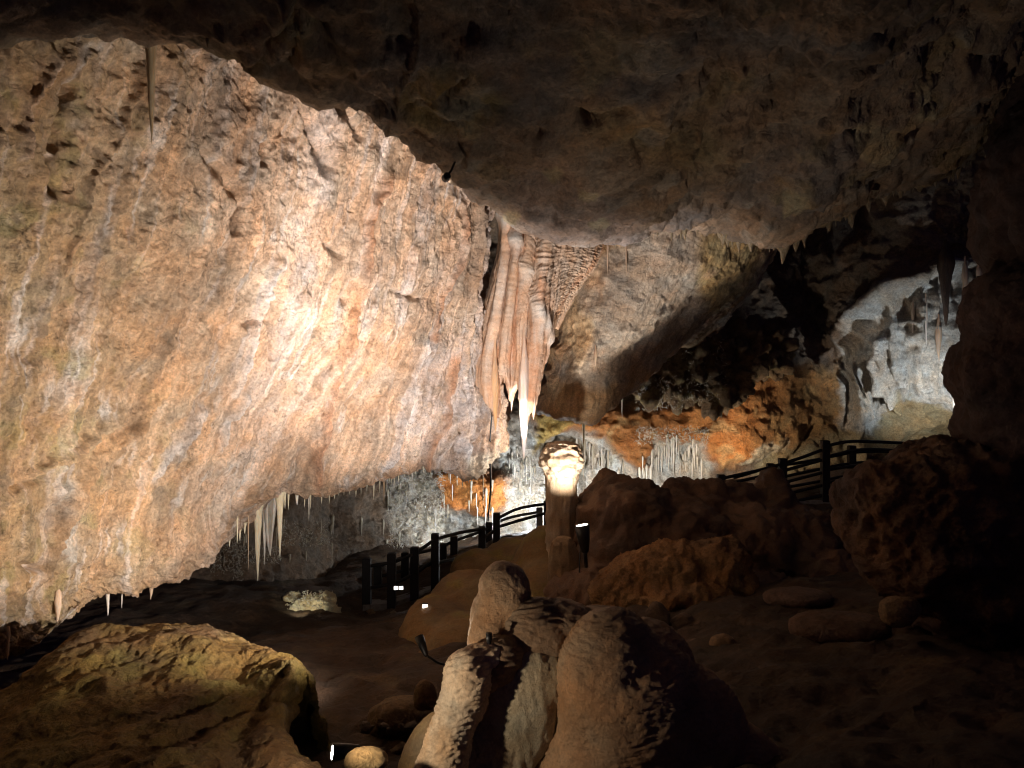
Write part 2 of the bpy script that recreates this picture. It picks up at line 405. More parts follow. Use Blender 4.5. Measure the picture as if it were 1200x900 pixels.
P = P+N*D[..., None]; P = warp(P, 4, .05, 3, 44)
c = np.empty(P.shape); c[:] = (.32, .24, .17)
c = mixc(c, .8*smooth(.0, .25, fbm(P, .7, 4, seed=72)), (.19, .165, .15))
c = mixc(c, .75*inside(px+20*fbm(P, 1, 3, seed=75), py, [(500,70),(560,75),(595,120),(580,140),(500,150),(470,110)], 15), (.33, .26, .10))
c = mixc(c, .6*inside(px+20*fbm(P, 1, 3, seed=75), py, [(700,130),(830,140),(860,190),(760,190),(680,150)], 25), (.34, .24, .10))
c = mixc(c, .6*smooth(.12, .3, fbm(P, 1.1, 4, seed=73)), (.33, .25, .13))
c = mixc(c, .6*smooth(.2, .32, fbm(P, 1.7, 3, seed=74)), (.38, .34, .28))
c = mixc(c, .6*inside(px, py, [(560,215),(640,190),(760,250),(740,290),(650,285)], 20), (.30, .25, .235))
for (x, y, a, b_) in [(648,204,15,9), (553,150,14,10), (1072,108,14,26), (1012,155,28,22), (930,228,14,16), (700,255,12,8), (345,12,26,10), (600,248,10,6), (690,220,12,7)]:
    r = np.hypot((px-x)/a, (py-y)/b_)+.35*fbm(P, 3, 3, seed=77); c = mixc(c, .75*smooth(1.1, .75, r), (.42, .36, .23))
CEx, CEy = proj(P); CEd = P[..., 1].copy()
def rim(x, w):
    m = np.abs(w[0]-x) < 2.5; k = np.argmax(np.where(m, w[1], -9e9)); return float(w[1].ravel()[k]), float(w[2].ravel()[k])
CE = (CEx, CEy, CEd)
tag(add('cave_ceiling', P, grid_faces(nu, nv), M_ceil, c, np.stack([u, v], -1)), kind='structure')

# ================================================================== MIDDLE WALL
cols = [
 [(700,200,18.8),(694,270,18.8),(682,335,18.9),(676,400,18.9),(668,450,18.9),(655,475,18.9),('r',0,.8,.1),('r',0,2,.5)],
 [(705,190,14.7),(700,270,14.9),(675,335,15.2),(667,400,15.4),(658,450,15.5),(642,478,15.7),('r',.1,.8,.15),('r',0,2,.5)],
 [(730,190,14.3),(722,270,14.5),(700,340,14.8),(684,400,15.0),(672,450,15.2),(668,482,15.4),('r',.1,.9,.2),('r',0,2,.5)],
 [(770,190,14.0),(762,270,14.2),(742,335,14.5),(718,395,14.9),(702,445,15.2),(694,486,15.5),('r',.1,.9,.2),('r',0,2,.5)],
 [(815,190,14.0),(808,265,14.2),(788,325,14.6),(764,380,15.1),(742,425,15.6),(726,464,16.0),('r',.1,.9,.3),('r',0,2,.5)],
 [(865,200,14.2),(852,270,14.5),(832,320,15.0),(808,362,15.5),(784,398,16.0),(760,440,16.5),('r',.1,.9,.3),('r',0,2,.5)],
 [(900,220,15.0),(886,280,15.3),(868,320,15.8),(848,355,16.3),(820,385,16.8),(795,405,17.2),('r',.1,.9,.3),('r',0,2,.5)],
 [(920,225,17.0),(905,285,17.3),(888,320,17.6),(865,355,18),(840,385,18.4),(815,405,18.6),('r',.1,.9,.3),('r',0,2,.5)],
]
nu, nv = 300, 300
P = sheet(cols, nu, nv); u, v = uvgrid(nu, nv); N = normals(P); px, py = proj(P)
D = .2*fbm(P, .6, 3, seed=81)+.09*fbm(P, 2.2, 4, ridge=True, seed=82)+.06*fbm(np.stack([u*26, v*6, u*0], -1), 1, 4, seed=83)+.03*fbm(P, 8, 4, gain=.6, ridge=True, seed=84)
D += .08*smooth(.70, .78, v)*fbm(P*np.array([1, 1, .25]), 3.0, 3, ridge=True, seed=85)
d, al = pdist(px, py, [(655,455),(652,430),(659,412)]); D += .15*np.exp(-(d/6)**2)
P = warp(P+N*D[..., None], 5, .05, 3, 47)
c = np.empty(P.shape); c[:] = (.50, .35, .20)
c = mixc(c, .85*smooth(-.15, .15, fbm(P, .7, 4, seed=86)-.1+.5*inside(px, py, [(755,250),(840,260),(860,330),(820,400),(700,440),(690,380)], 30)), (.42, .37, .31))
c = mixc(c, .75*inside(px+10*fbm(P, 1.5, 3, seed=88), py, [(820,265),(890,280),(870,340),(830,370),(815,330)], 10), (.37, .26, .09))
c = mixc(c, .5*smooth(.1, .3, fbm(P, 1.6, 4, seed=87)), (.52, .36, .24))
MWx, MWy = proj(P); MWd = P[..., 1].copy(); MWx[:, int(nv*.86):] = -9999
tag(add('cave_wall', P, grid_faces(nu, nv), M_wall, c, np.stack([u, v], -1)), kind='structure')

# ================================================================== BACK CHAMBER WALL
xs = np.array([60,150,250,330,400,450,500,550,600,650,700,760,820,880,940,1000,1060,1120,1180,1260,1400,1600], float)
ys = np.array([-100,80,200,290,370,440,490,530,570,620,680,740,800], float)
def dback(x, y):
    d = 20.5
    d += -4.5*smooth(450, 280, np.array(x))+.0
    d += 1.6*smooth(840, 900, np.array(x))*smooth(1010, 960, np.array(x))*smooth(440, 380, np.array(y))
    d -= 2.0*smooth(300, 50, np.array(y))
    d += -1.0*smooth(470, 430, np.array(y))*smooth(1000, 1050, np.array(x))
    d -= 1.2*smooth(620, 760, np.array(y))
    return float(d)
cols = [[(x, y, dback(x, y)) for y in ys] for x in xs]
nu, nv = 620, 430
P = sheet(cols, nu, nv); u, v = uvgrid(nu, nv); N = normals(P); px, py = proj(P)
wob = 16*fbm(P, .9, 4, seed=91); wpx = px+wob+12*fbm(P, 3, 4, gain=.65, seed=92); wpy = py+14*fbm(P, .9, 4, seed=93)+10*fbm(P, 3, 4, gain=.65, seed=94)
orange = inside(wpx, wpy, [(622,472),(700,470),(760,478),(830,470),(900,440),(1000,430),(1010,470),(985,500),(930,520),(880,535),(835,545),(815,520),(770,512),(752,548),(720,530),(690,510),(660,508),(640,520),(625,505)], 9)
orl = inside(wpx, wpy, [(512,548),(540,542),(590,555),(596,585),(575,602),(545,598),(520,592)], 8)
whL = inside(wpx, wpy, [(448,548),(515,540),(520,590),(540,600),(600,600),(640,560),(640,640),(500,650),(470,630),(462,590)], 14)
whM = inside(wpx, wpy, [(560,480),(640,500),(660,510),(690,512),(720,532),(752,550),(770,512),(822,520),(830,560),(820,600),(600,650),(590,560)], 4)
whR = inside(wpx, wpy, [(985,432),(1010,385),(1050,335),(1100,305),(1185,300),(1180,420),(1140,500),(1118,470),(1085,465),(1050,455),(1020,510),(985,500)], 5)
pale = inside(wpx, wpy, [(860,540),(880,522),(925,512),(920,530),(890,540)], 3)
tan = inside(wpx, wpy, [(930,500),(1050,455),(1120,470),(1145,520),(1140,580),(900,590),(880,550)], 8)
yel = inside(wpx, wpy, [(628,490),(655,486),(668,500),(640,520),(626,530)], 3)
low = smooth(640, 700, py)
white = np.clip(whL*(1-orl)+whM*(1-orange)+whR, 0, 1)*(1-low)
calm = 1-.8*whR
D = .35*fbm(P, .4, 3, seed=95)+.22*calm*fbm(P, 1.1, 4, ridge=True, seed=96)+.10*calm*fbm(P, 3, 4, gain=.6, ridge=True, seed=97)+.03*fbm(P, 9, 2, seed=98)
fl = fbm(P*np.array([1, 1, .12]), 4.2, 3, ridge=True, seed=99); fl2 = fbm(P*np.array([1, 1, .2]), 10, 3, ridge=True, seed=100)
D += white*(.16*fl+.09*fl2-.25)*(1-.6*whR)
D += .55*orange*smooth(.0, .12, smooth(560, 470, py)+.1)*smooth(950, 850, px)+.35*orl
D += whR*(.34*fbm(P*np.array([1.4, 1.4, .06])+.3*fbm(P, 1, 2, seed=107)[..., None], 2.6, 3, ridge=True, seed=106)+.12*fbm(P*np.array([1, 1, .12]), 8, 2, ridge=True, seed=108))
wl, wl2 = worley(warp(P, 3, .2, 2, 5), 3.0, 7); cor, cor2 = worley(warp(P, 5, .12, 3, 15), 5.5, 8); D += whL*(1-orl)*(.20*(.5-cor)+.22*fbm(P, 2.4, 4, gain=.6, ridge=True, seed=109))
D += (.22*whL*(1-orl)+.14*tan+.05*orange+.14*orl)*(.5-wl)*1.2
dark = smooth(470, 420, py)*smooth(640, 800, px)*(1-whR)
D += .25*dark*fbm(P, 1.5, 5, gain=.6, ridge=True, seed=101)
# ledge over the pale flowstone, and the folds hanging from it
led, _ = pdist(px, py, [(985,410),(1020,370),(1050,340),(1090,312),(1180,318)]); D += .6*np.exp(-(led/9)**2)
for line, w, a in [([(1118,330),(1108,370),(1104,410),(1112,440),(1118,490)], 7, .55), ([(1128,330),(1125,400),(1118,460)], 5, .45), ([(1085,350),(1082,410)], 4, .3), ([(1072,360),(1068,400)], 4, .3), ([(1040,400),(1035,450),(1050,470)], 6, .4), ([(1003,440),(1000,500),(1002,540)], 7, .4), ([(1018,430),(1012,490)], 4, .3), ([(1145,330),(1140,370),(1132,400)], 7, .5)]:
    d, al = pdist(px+3*fbm(P, 4, 2, seed=102), py, line); D += a*np.exp(-(d/w)**2)
for line, w, a in [([(640,520),(655,513),(672,520),(682,540)], 7, .5), ([(955,500),(930,530),(905,555)], 3, .2), ([(1120,495),(1080,505),(1050,520)], 4, .3), ([(1065,430),(1068,455)], 4, .3)]:
    d, al = pdist(px, py, line); D -= a*np.exp(-(d/w)**2)
P2 = P+N*D[..., None]; P = P2+(warp(P2, 3, .10, 4, 55)-P2)*(1-.7*whR)[..., None]
c = np.empty(P.shape); c[:] = (.24, .19, .14)
c = mixc(c, .7*smooth(-.05, .25, fbm(P, .6, 4, seed=103)), (.20, .15, .11))
c = mixc(c, tan, (.40, .32, .18)); c = mixc(c, orange*smooth(1010, 860, px)+0*px, (.46, .19, .055)); c = mixc(c, orange*smooth(840, 950, px)*.8, (.42, .25, .10))
c = mixc(c, orl, (.50, .20, .05)); c = mixc(c, white, (.58, .57, .52)); c = mixc(c, .7*whL*smooth(.0, .25, fbm(P, 1.8, 4, seed=110))*(1-orl), (.30, .24, .16)); c = mixc(c, .5*whL*smooth(.35, .6, cor)*(1-orl), (.34, .28, .19)); c = mixc(c, .5*white*smooth(.05, .3, fbm(P, 1.6, 4, seed=104)), (.50, .44, .30))
c = mixc(c, .6*whR, (.52, .51, .47)); c = mixc(c, pale, (.62, .55, .40)); c = mixc(c, yel, (.45, .32, .10))
c = mixc(c, .7*orange*smooth(.15, .3, fbm(P, 1.2, 4, seed=105)), (.52, .34, .15))
BWx, BWy = proj(P); BWd = P[..., 1]
def wall_at(x, y, w=None, dflt=19.5):
    X_, Y_, D_ = w if w is not None else (BWx, BWy, BWd)
    m = (np.abs(X_-x) < 4) & (np.abs(Y_-y) < 4)
    return float(np.percentile(D_[m], 30)) if m.any() else dflt
tag(add('cave_wall', P, grid_faces(nu, nv), M_back, c, np.stack([u, v], -1)), kind='structure')

# ================================================================== GROUND
ctl = [(-200,900,5.5),(100,900,7),(300,880,7.6),(420,880,7.6),(480,840,8.2),(400,775,10.5),(330,735,13),(250,700,14),(150,700,14),(0,720,13),(440,720,14.5),(520,696,15.5),(570,655,16.8),(620,630,17.6),(640,640,20),(500,660,19),
       (300,700,18),(100,680,18),(700,612,18.5),(850,592,17.8),(960,592,16.6),(1080,562,16.6),(1180,560,17),(1000,695,10.5),(900,725,9.5),(1100,722,9),(1000,800,7),(1150,800,6.5),(850,865,6.3),
       (1000,900,5),(1200,900,4.8),(1400,800,6),(600,905,6.5),(700,885,6.6),(560,800,9),(700,700,13),(800,690,12.5),(850,560,21),(1000,540,21),(1300,540,21)]
cp = np.array([at(*q) for q in ctl]+[[0, 0, EYE-1.7], [-4, 0, EYE-1.8], [4, 0, EYE-1.7], [0, -4, EYE-1.7], [-12, 5, 1], [14, 5, 3], [0, 26, 1.5], [-15, 20, 1], [18, 22, 3]])
nu, nv = 420, 420
a_, b_ = np.meshgrid(np.linspace(-1.15, 1.25, nu), np.linspace(0, 1, nv), indexing='ij')
Y = -4+(32)*b_**1.35; X = a_*(Y*.85+7)
def zground(X, Y):
    w = 0; s = 0
    for q in cp:
        k = 1/(((X-q[0])**2+(Y-q[1])**2)+.25)**1.6; w = w+k; s = s+k*q[2]
    return s/w
Z = zground(X, Y)
P = np.stack([X, Y, Z], -1)
P[..., 2] += .14*fbm(P, .7, 4, seed=111)+.12*fbm(P, 2.0, 5, gain=.55, ridge=True, seed=112)
P = warp(P, 3, .05, 3, 60)
c = np.empty(P.shape); c[:] = (.095, .064, .042); c = mixc(c, .8*smooth(-.1, .3, fbm(P, .8, 4, seed=113)), (.075, .05, .036)); c = mixc(c, .5*smooth(.1, .3, fbm(P, 2, 4, seed=114)), (.15, .11, .06))
tag(add('ground', P, grid_faces(nu, nv), M_floor, c), kind='structure')

# ================================================================== NEAR FLOOR ROCK (left)
cols = [
 [(-260,1250,3.4),(-260,1040,4.3),(-240,940,5.2),(-200,870,6.0),(-160,835,6.6),('r',0,.6,-.25),('r',0,.8,-1.6)],
 [(-60,1250,3.5),(-60,1030,4.4),(-40,925,5.3),(-20,860,6.2),(0,822,6.8),('r',0,.6,-.25),('r',0,.8,-1.6)],
 [(60,1250,3.5),(60,1010,4.5),(70,905,5.4),(80,805,6.4),(95,745,7.2),('r',0,.6,-.25),('r',0,.8,-1.6)],
 [(150,1250,3.6),(150,1000,4.5),(155,890,5.5),(160,792,6.6),(165,734,7.5),('r',0,.6,-.25),('r',0,.8,-1.6)],
 [(220,1250,3.6),(220,1000,4.6),(225,885,5.6),(230,797,6.6),(232,738,7.5),('r',0,.6,-.25),('r',0,.8,-1.6)],
 [(280,1250,3.7),(280,1000,4.6),(280,895,5.6),(285,818,6.5),(290,762,7.3),('r',0,.6,-.25),('r',0,.8,-1.6)],
 [(335,1250,3.7),(340,1000,4.7),(320,900,5.5),(318,835,6.2),(338,772,6.9),('r',0,.5,-.3),('r',0,.8,-1.6)],
 [(400,1250,3.9),(405,1000,4.9),(390,920,5.5),(330,860,6.0),(352,780,6.8),('r',.05,.3,-.4),('r',0,.8,-1.6)],
 [(430,1250,4.5),(430,1050,5.5),(405,960,6.1),(335,900,6.4),(356,800,7.0),('r',.0,.3,-.5),('r',0,.8,-1.6)],
]
nu, nv = 330, 330
P = sheet(cols, nu, nv); u, v = uvgrid(nu, nv); N = normals(P); px, py = proj(P)
wx, w2 = worley(warp(P, 1.2, .35, 2, 23), 1.3, 9)
D = -.04+.07*fbm(P, .8, 3, seed=121)+.06*fbm(P, 1.9, 5, gain=.55, ridge=True, seed=122)+.03*(w2-wx)+.03*fbm(P, 6, 4, gain=.65, ridge=True, seed=123)+.008*fbm(P, 22, 3, ridge=True, seed=127)
for line, w, a in [([(400,842),(330,820),(230,860),(130,900)], 5, .10), ([(270,815),(230,835),(190,850)], 4, .1), ([(330,790),(300,850)], 5, .1)]:
    d, al = pdist(px+8*fbm(P, 2, 3, seed=124), py, line); D -= .45*a*np.exp(-(d/w)**2)
P = warp(P+N*D[..., None], 4, .06, 4, 63)
c = np.empty(P.shape); c[:] = (.27, .175, .055); c = mixc(c, .8*smooth(-.1, .25, fbm(P, .9, 4, seed=125)), (.17, .10, .05)); c = mixc(c, .7*smooth(.0, .3, fbm(P, 1.3, 4, seed=126)), (.28, .22, .06))
o = add('rock_ledge', P, grid_faces(nu, nv), M_floor, c)
tag(o, 'broad sloping slab of brown yellow rock beneath the lip of the lit overhanging wall', 'rock')

# ================================================================== LOOSE RUBBLE
def rubble():
    r = np.random.RandomState(4); Vs = []; Fs = []; n0 = 0
    ico = [(0,-.53,.85),(0,.53,.85),(0,-.53,-.85),(0,.53,-.85),(.85,0,.53),(.85,0,-.53),(-.85,0,.53),(-.85,0,-.53),(.53,.85,0),(-.53,.85,0),(.53,-.85,0),(-.53,-.85,0)]
    tri = [(0,4,1),(0,1,6),(0,6,11),(0,11,10),(0,10,4),(4,10,5),(4,5,8),(4,8,1),(1,8,9),(1,9,6),(6,9,7),(6,7,11),(11,7,2),(11,2,10),(10,2,5),(5,2,3),(5,3,8),(8,3,9),(9,3,7),(7,3,2)]
    pts = []
    for (x0, y0, x1, y1, n, big) in [(-1.35,7.2,-.4,11,300,.09),(.9,6.3,5.8,11,760,.15),(-4.5,11,-1.5,15,200,.10),(1.6,5.2,3.2,8,220,.06)]:
        for _ in range(n): pts.append((r.uniform(x0, x1), r.uniform(y0, y1), big*r.uniform(.15, 1)**2+.012))
    pts = np.array(pts); d = P[..., 0].ravel(); e = P[..., 1].ravel(); h = P[..., 2].ravel()
    for x, y, sz in pts:
        k = np.argmin((d-x)**2+(e-y)**2); q = np.array(ico)*r.uniform(.6, 1.25, (12, 1))*np.array([1, r.uniform(.6, 1), r.uniform(.4, .8)])*sz
        t = r.uniform(0, 6.28); q = np.stack([q[:, 0]*math.cos(t)-q[:, 1]*math.sin(t), q[:, 0]*math.sin(t)+q[:, 1]*math.cos(t), q[:, 2]], -1)
        Vs.append(q+np.array([x, y, h[k]+sz*.2])); Fs.append(np.array(tri)+n0); n0 += 12
    V = np.concatenate(Vs); c = np.empty(V.shape); c[:] = (.25, .18, .11); c = mixc(c, smooth(-.1, .1, fbm(V, 2, 2, seed=119)), (.17, .12, .08))
    tag(add('rubble', V, np.concatenate(Fs), M_floor, c, smooth_sh=False), kind='stuff')
rubble()

# ================================================================== ROCK THINGS (closed skins)
def lump_thing(name, parts, voxel, mat, label, cat, dispf, colf, group=None, sm=8, parent=None):
    V, Q, N = lumps(parts, voxel, sm)
    D = dispf(V); D = D-D.mean()*.9; V2 = V+N*D[:, None]
    o = add(name, V2, Q, mat, colf(V2), None, parent)
    if parent is None: tag(o, label, cat, group)
    return o

def flatc(a, b, seed, f=1.2, third=None):
    def g(V):
        c = np.empty(V.shape); c[:] = a
        c = mixc(c, smooth(-.1, .3, fbm(V, f, 4, seed=seed)), b)
        if third is not None: c = mixc(c, .8*smooth(.1, .3, fbm(V, f*1.7, 4, seed=seed+.5)), third)
        return c
    return g
def gour(V, s, amp=.022, fz=16, fx=5):
    W = warp(V, 2.2, .10, 3, s)
    n = fbm(W*np.array([fx, fx, fz]), 1.0, 2, ridge=True, seed=s)
    ph = W[:, 2]/(.62/fz)+1.3*fbm(V, 2.6, 3, seed=s+3)+.6*fbm(V, 9, 3, seed=s+4)
    rip = 1-2*np.abs(np.sin(np.pi*ph)); pat = smooth(-.25, .2, fbm(V*np.array([1, 1, 2]), 2.5, 3, seed=s+5))
    return .26*amp*rip*(.2+.8*pat)+.8*amp*n+.35*amp*fbm(W*np.array([fx*2.2, fx*2.2, fz*1.8]), 1.0, 2, ridge=True, seed=s+1)

brown = flatc((.30, .19, .10), (.22, .135, .075), 131)
smoothd = lambda s, a=.10: (lambda V: a*fbm(V, 1.0, 4, seed=s)+a*.35*fbm(V, 4, 4, ridge=True, seed=s+1)+.012*fbm(V, 14, 3, seed=s+2))
craggy = lambda s, a=.16: (lambda V: a*fbm(V, 1.3, 4, ridge=True, seed=s)+a*.6*fbm(V, 3.5, 4, gain=.6, ridge=True, seed=s+1)+a*.22*fbm(V, 10, 3, ridge=True, seed=s+2))

lump_thing('flowstone_mound', [('e',604,712,13.2,58,52,1.0),('e',640,674,13.6,42,58,.9),('e',560,720,12.4,62,52,1.0),('e',512,748,11.6,46,48,.9),('e',500,735,11.6,30,30,.6),('e',545,770,11.0,60,50,.9),('e',505,800,10.4,34,40,.7),('e',566,672,14.2,38,28,.7),('e',602,648,14.6,32,18,.6),('e',640,720,12.6,60,60,.9),
   ('e',620,790,10.8,80,60,.9),('e',560,830,10.0,70,50,.8),('e',690,760,11.6,60,60,.9)], .055, M_mound,
   'smooth olive brown flowstone slope rolling down beside the dark walkway fence', 'flowstone', smoothd(141, .12), flatc((.22, .145, .065), (.17, .11, .055), 142, .9, (.21, .17, .055)), sm=14)
lump_thing('rock_mound', [('e',716,588,13.2,26,32,.6),('e',700,612,13,32,40,.6),('e',742,612,12.8,52,50,.8),('e',757,592,13.4,22,24,.5),('e',795,592,13.6,30,27,.6),('e',825,588,13.6,26,26,.6),('e',850,600,13.8,50,34,.8),('e',905,583,14,16,34,.4),('e',905,620,13.8,40,50,.8),('e',935,640,13.2,52,44,.9),('e',880,650,13,90,60,1.0),('e',790,645,12.8,90,60,1.0),('e',715,665,12.6,40,60,.7),('e',965,680,12.4,42,36,.8),('e',860,720,11.6,90,50,1.0),('e',700,700,12,60,40,.8)], .055, M_mound,
   'dark jagged mound of rock peaks in front of the uphill walkway fence', 'rock mound', lambda V: craggy(143, .16)(V)+.12*(worley(warp(V, 2, .15, 2, 8), 2.2, 5)[1]-worley(warp(V, 2, .15, 2, 8), 2.2, 5)[0]), flatc((.16, .10, .065), (.11, .07, .05), 146))
lump_thing('boulder', [('e',740,690,11.4,52,36,.6,-20),('e',790,672,11.3,60,36,.6,-10),('e',840,668,11.2,36,34,.5),('e',850,650,11.3,20,18,.35),('e',800,700,11.0,70,26,.6),('e',868,690,11.2,16,26,.4)], .035, M_floor,
   'rugged orange brown boulder lying on the slope below the dark rock peaks', 'boulder', lambda V: craggy(151, .15)(V)+.05*fbm(V, 7, 4, gain=.65, ridge=True, seed=155), flatc((.36, .20, .085), (.27, .155, .075), 152))
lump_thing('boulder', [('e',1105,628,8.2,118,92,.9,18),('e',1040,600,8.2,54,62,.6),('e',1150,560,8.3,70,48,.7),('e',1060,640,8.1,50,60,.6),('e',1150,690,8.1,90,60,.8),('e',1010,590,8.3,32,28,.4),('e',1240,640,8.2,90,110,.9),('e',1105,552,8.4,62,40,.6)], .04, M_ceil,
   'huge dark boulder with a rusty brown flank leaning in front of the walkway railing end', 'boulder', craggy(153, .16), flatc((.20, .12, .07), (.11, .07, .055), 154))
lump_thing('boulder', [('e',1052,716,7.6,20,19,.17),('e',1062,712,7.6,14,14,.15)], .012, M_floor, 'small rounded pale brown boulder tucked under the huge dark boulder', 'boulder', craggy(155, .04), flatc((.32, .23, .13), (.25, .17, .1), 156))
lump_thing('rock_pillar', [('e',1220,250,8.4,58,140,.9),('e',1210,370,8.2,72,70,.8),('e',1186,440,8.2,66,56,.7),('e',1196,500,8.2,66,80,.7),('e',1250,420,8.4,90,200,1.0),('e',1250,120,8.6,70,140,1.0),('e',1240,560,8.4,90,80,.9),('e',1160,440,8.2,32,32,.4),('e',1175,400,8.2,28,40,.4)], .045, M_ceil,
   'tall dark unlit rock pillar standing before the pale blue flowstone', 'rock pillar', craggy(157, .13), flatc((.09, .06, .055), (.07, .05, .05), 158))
lump_thing('rock_outcrop', [('e',790,436,18.8,30,30,.5),('e',820,420,18.8,36,36,.6),('e',766,458,18.6,20,15,.3),('e',840,450,18.9,34,30,.5),('e',862,415,19.2,34,36,.6),('e',802,458,18.7,28,14,.4),('e',895,415,19.4,26,32,.5),('e',852,456,18.8,12,16,.25)], .05, M_back,
   'craggy dark outcrop crusted with pale yellow calcite above the orange bank', 'outcrop', lambda V: craggy(159, .36)(V)+.16*fbm(V, 5, 4, gain=.7, ridge=True, seed=161)-.25*smooth(.2, .6, worley(V, 2.6, 3)[0]), flatc((.22, .15, .085), (.13, .09, .055), 160, 1.8, (.36, .30, .15)))
for (x, y, d, rx, rz, l, cc) in [(848,756,8.6,16,13,'small angular tan stone in the rubble behind the big rippled stalagmite',(.33,.22,.12)), (853,772,8.3,15,9,'flat brown stone under the angular tan stone',(.26,.16,.1)), (890,787,8.0,22,13,'low rounded grey brown stone at the edge of the rubble',(.27,.18,.11)),
                             (815,757,8.8,15,8,'thin dark stone slab beside the rippled stalagmite crest',(.22,.15,.1)), (430,890,4.9,26,13,'pale yellow lit stone right behind the lamp with the white face',(.42,.30,.14)), (498,815,7.6,14,18,'upright brown stone leaning on the low rubble by the lamp stake',(.28,.18,.09)), (770,725,9.6,14,20,'dark knob of rock above the rippled stalagmite crest',(.18,.12,.08)), (800,735,9.6,16,17,'blunt dark rock behind the rubble beside the rugged orange boulder',(.18,.12,.08)),
                             (470,840,7.8,40,24,'broad dim brown rock in the hollow under the lamp stake',(.25,.17,.09)), (985,735,8.6,60,16,'long flat dark slab on the gloomy floor below the huge boulder',(.2,.13,.09)), (935,700,10.0,40,10,'low dark slab at the foot of the black slope',(.18,.12,.09))]:
    s = rx+y
    lump_thing('boulder' if rx > 30 else 'stone', [('e',x,y,d,rx,rz,rx*d/F*.8),('e',x+rx*.4,y+rz*.2,d-.02,rx*.6,rz*.7,rx*d/F*.6),('e',x-rx*.5,y+rz*.3,d,rx*.5,rz*.6,rx*d/F*.5)], rz*d/F/9, M_floor, l, 'rock', craggy(s, rz*d/F*.22), flatc(cc, tuple(q*.75 for q in cc), s, 4))

# column with a lit crown, and the stub in front of it
def lathe_thing(name, prof, cx, d, mat, label, cat, colf, dispf, n=72, lean=0):
    """prof: (py, half width px) from top to bottom"""
    k = np.array(prof, float); t = np.linspace(0, 1, 90); s = np.linspace(0, 1, len(k))
    y = np.interp(t, s, k[:, 0]); r = np.interp(t, s, k[:, 1])
    r = np.convolve(np.pad(r, 3, 'edge'), np.ones(7)/7, 'valid'); r[0] = .3
    th = np.linspace(0, 2*np.pi, n, endpoint=False)
    X = (cx+lean*(y-y[0])-600)/F*d; Z = EYE+(450-y)/F*d; R = r*d/F
    P = np.stack([X[None]+R[None]*np.cos(th)[:, None], d+R[None]*np.sin(th)[:, None], np.repeat(Z[None], n, 0)], -1)
    Nn = np.stack([np.cos(th)[:, None]+0*R[None], np.sin(th)[:, None]+0*R[None], 0*R[None]+0*th[:, None]], -1)
    P = P+Nn*(dispf(P)*np.minimum(1, R/.1)[None])[..., None]
    o = add(name, P, grid_faces(n, 90, True), mat, colf(P.reshape(-1, 3)), np.stack(np.meshgrid(np.linspace(0, 1, n), t, indexing='ij'), -1))
    return tag(o, label, cat)
flut = lambda s, a, f=7: (lambda P: a*fbm(P*np.array([1, 1, .15]), f, 3, ridge=True, seed=s)+a*.6*fbm(P, 2.5, 4, seed=s+1)+a*.3*fbm(P, 12, 3, seed=s+2))
def crownd(P):
    top = smooth(at(0, 575, 13)[2], at(0, 545, 13)[2], P[..., 2])
    return flut(161, .055)(P)+top*.12*fbm(P, 6, 4, gain=.6, ridge=True, seed=163)
lathe_thing('stalagmite', [(517,3),(520,9),(525,14),(533,17.5),(544,18.5),(552,15.5),(557,14),(566,15.5),(580,16.5),(600,16.5),(620,16.5),(640,17),(662,18)], 659, 13, M_flow, 'tall fluted column like stalagmite with a brightly lit white crown', 'stalagmite', flatc((.42, .32, .22), (.36, .26, .16), 164, 2), crownd)
lathe_thing('stalagmite', [(628,2),(630,7),(636,12),(648,15.5),(665,18.5),(690,21),(715,22)], 661, 12.2, M_mound, 'short blunt brown stalagmite standing below the tall fluted one', 'stalagmite', flatc((.30, .21, .12), (.24, .16, .09), 165, 2), flut(166, .04, 4), lean=.03)

# ---------------------------------------------------------------- big rippled formation
root = empty('stalagmite_formation', at(640, 900, 5.6), 'large rippled calcite formation with a thumb shaped knob and a pale split face', 'stalagmite')
dS = 5.6
lump_thing('knob', [('e',590,700,dS+.2,30,42,.17,14),('e',578,722,dS+.2,27,42,.17,14),('e',572,745,dS+.15,24,40,.15,8),('e',588,690,dS+.2,27,33,.16)], .011, M_gour, None, None,
   lambda V: .03*fbm(V, 3, 4, seed=171)+.012*fbm(V, 14, 4, ridge=True, seed=172), flatc((.48, .33, .20), (.42, .27, .15), 173, 4), parent=root, sm=6)
lump_thing('saddle', [('e',632,744,dS+.12,46,44,.24,30),('e',610,766,dS+.1,42,34,.22),('e',660,732,dS+.15,46,30,.22,15),('e',700,738,dS+.3,50,26,.24),('e',585,775,dS-.05,34,30,.18,-25),('e',566,790,dS-.1,26,24,.15),('e',640,800,dS+.22,50,60,.2)], .013, M_gour, None, None,
   lambda V: .03*fbm(V, 2.4, 4, seed=174)+gour(V, 175, .018, 20, 5), flatc((.36, .25, .155), (.28, .19, .115), 176, 3), parent=root, sm=8)
lump_thing('scalloped_flank', [('c',(549,790,dS-.2,30),(545,815,dS-.2,28)),('c',(545,815,dS-.2,28),(530,850,dS-.25,26)),('c',(530,850,dS-.25,26),(517,900,dS-.3,30)),('c',(517,900,dS-.3,30),(505,980,dS-.35,40)),('e',560,775,dS-.15,34,20,.12,-15)], .011, M_gour, None, None,
   lambda V: .02*fbm(V, 3, 4, seed=177)+gour(V, 178, .019, 17, 9), flatc((.60, .49, .35), (.52, .40, .26), 179, 3), parent=root, sm=5)
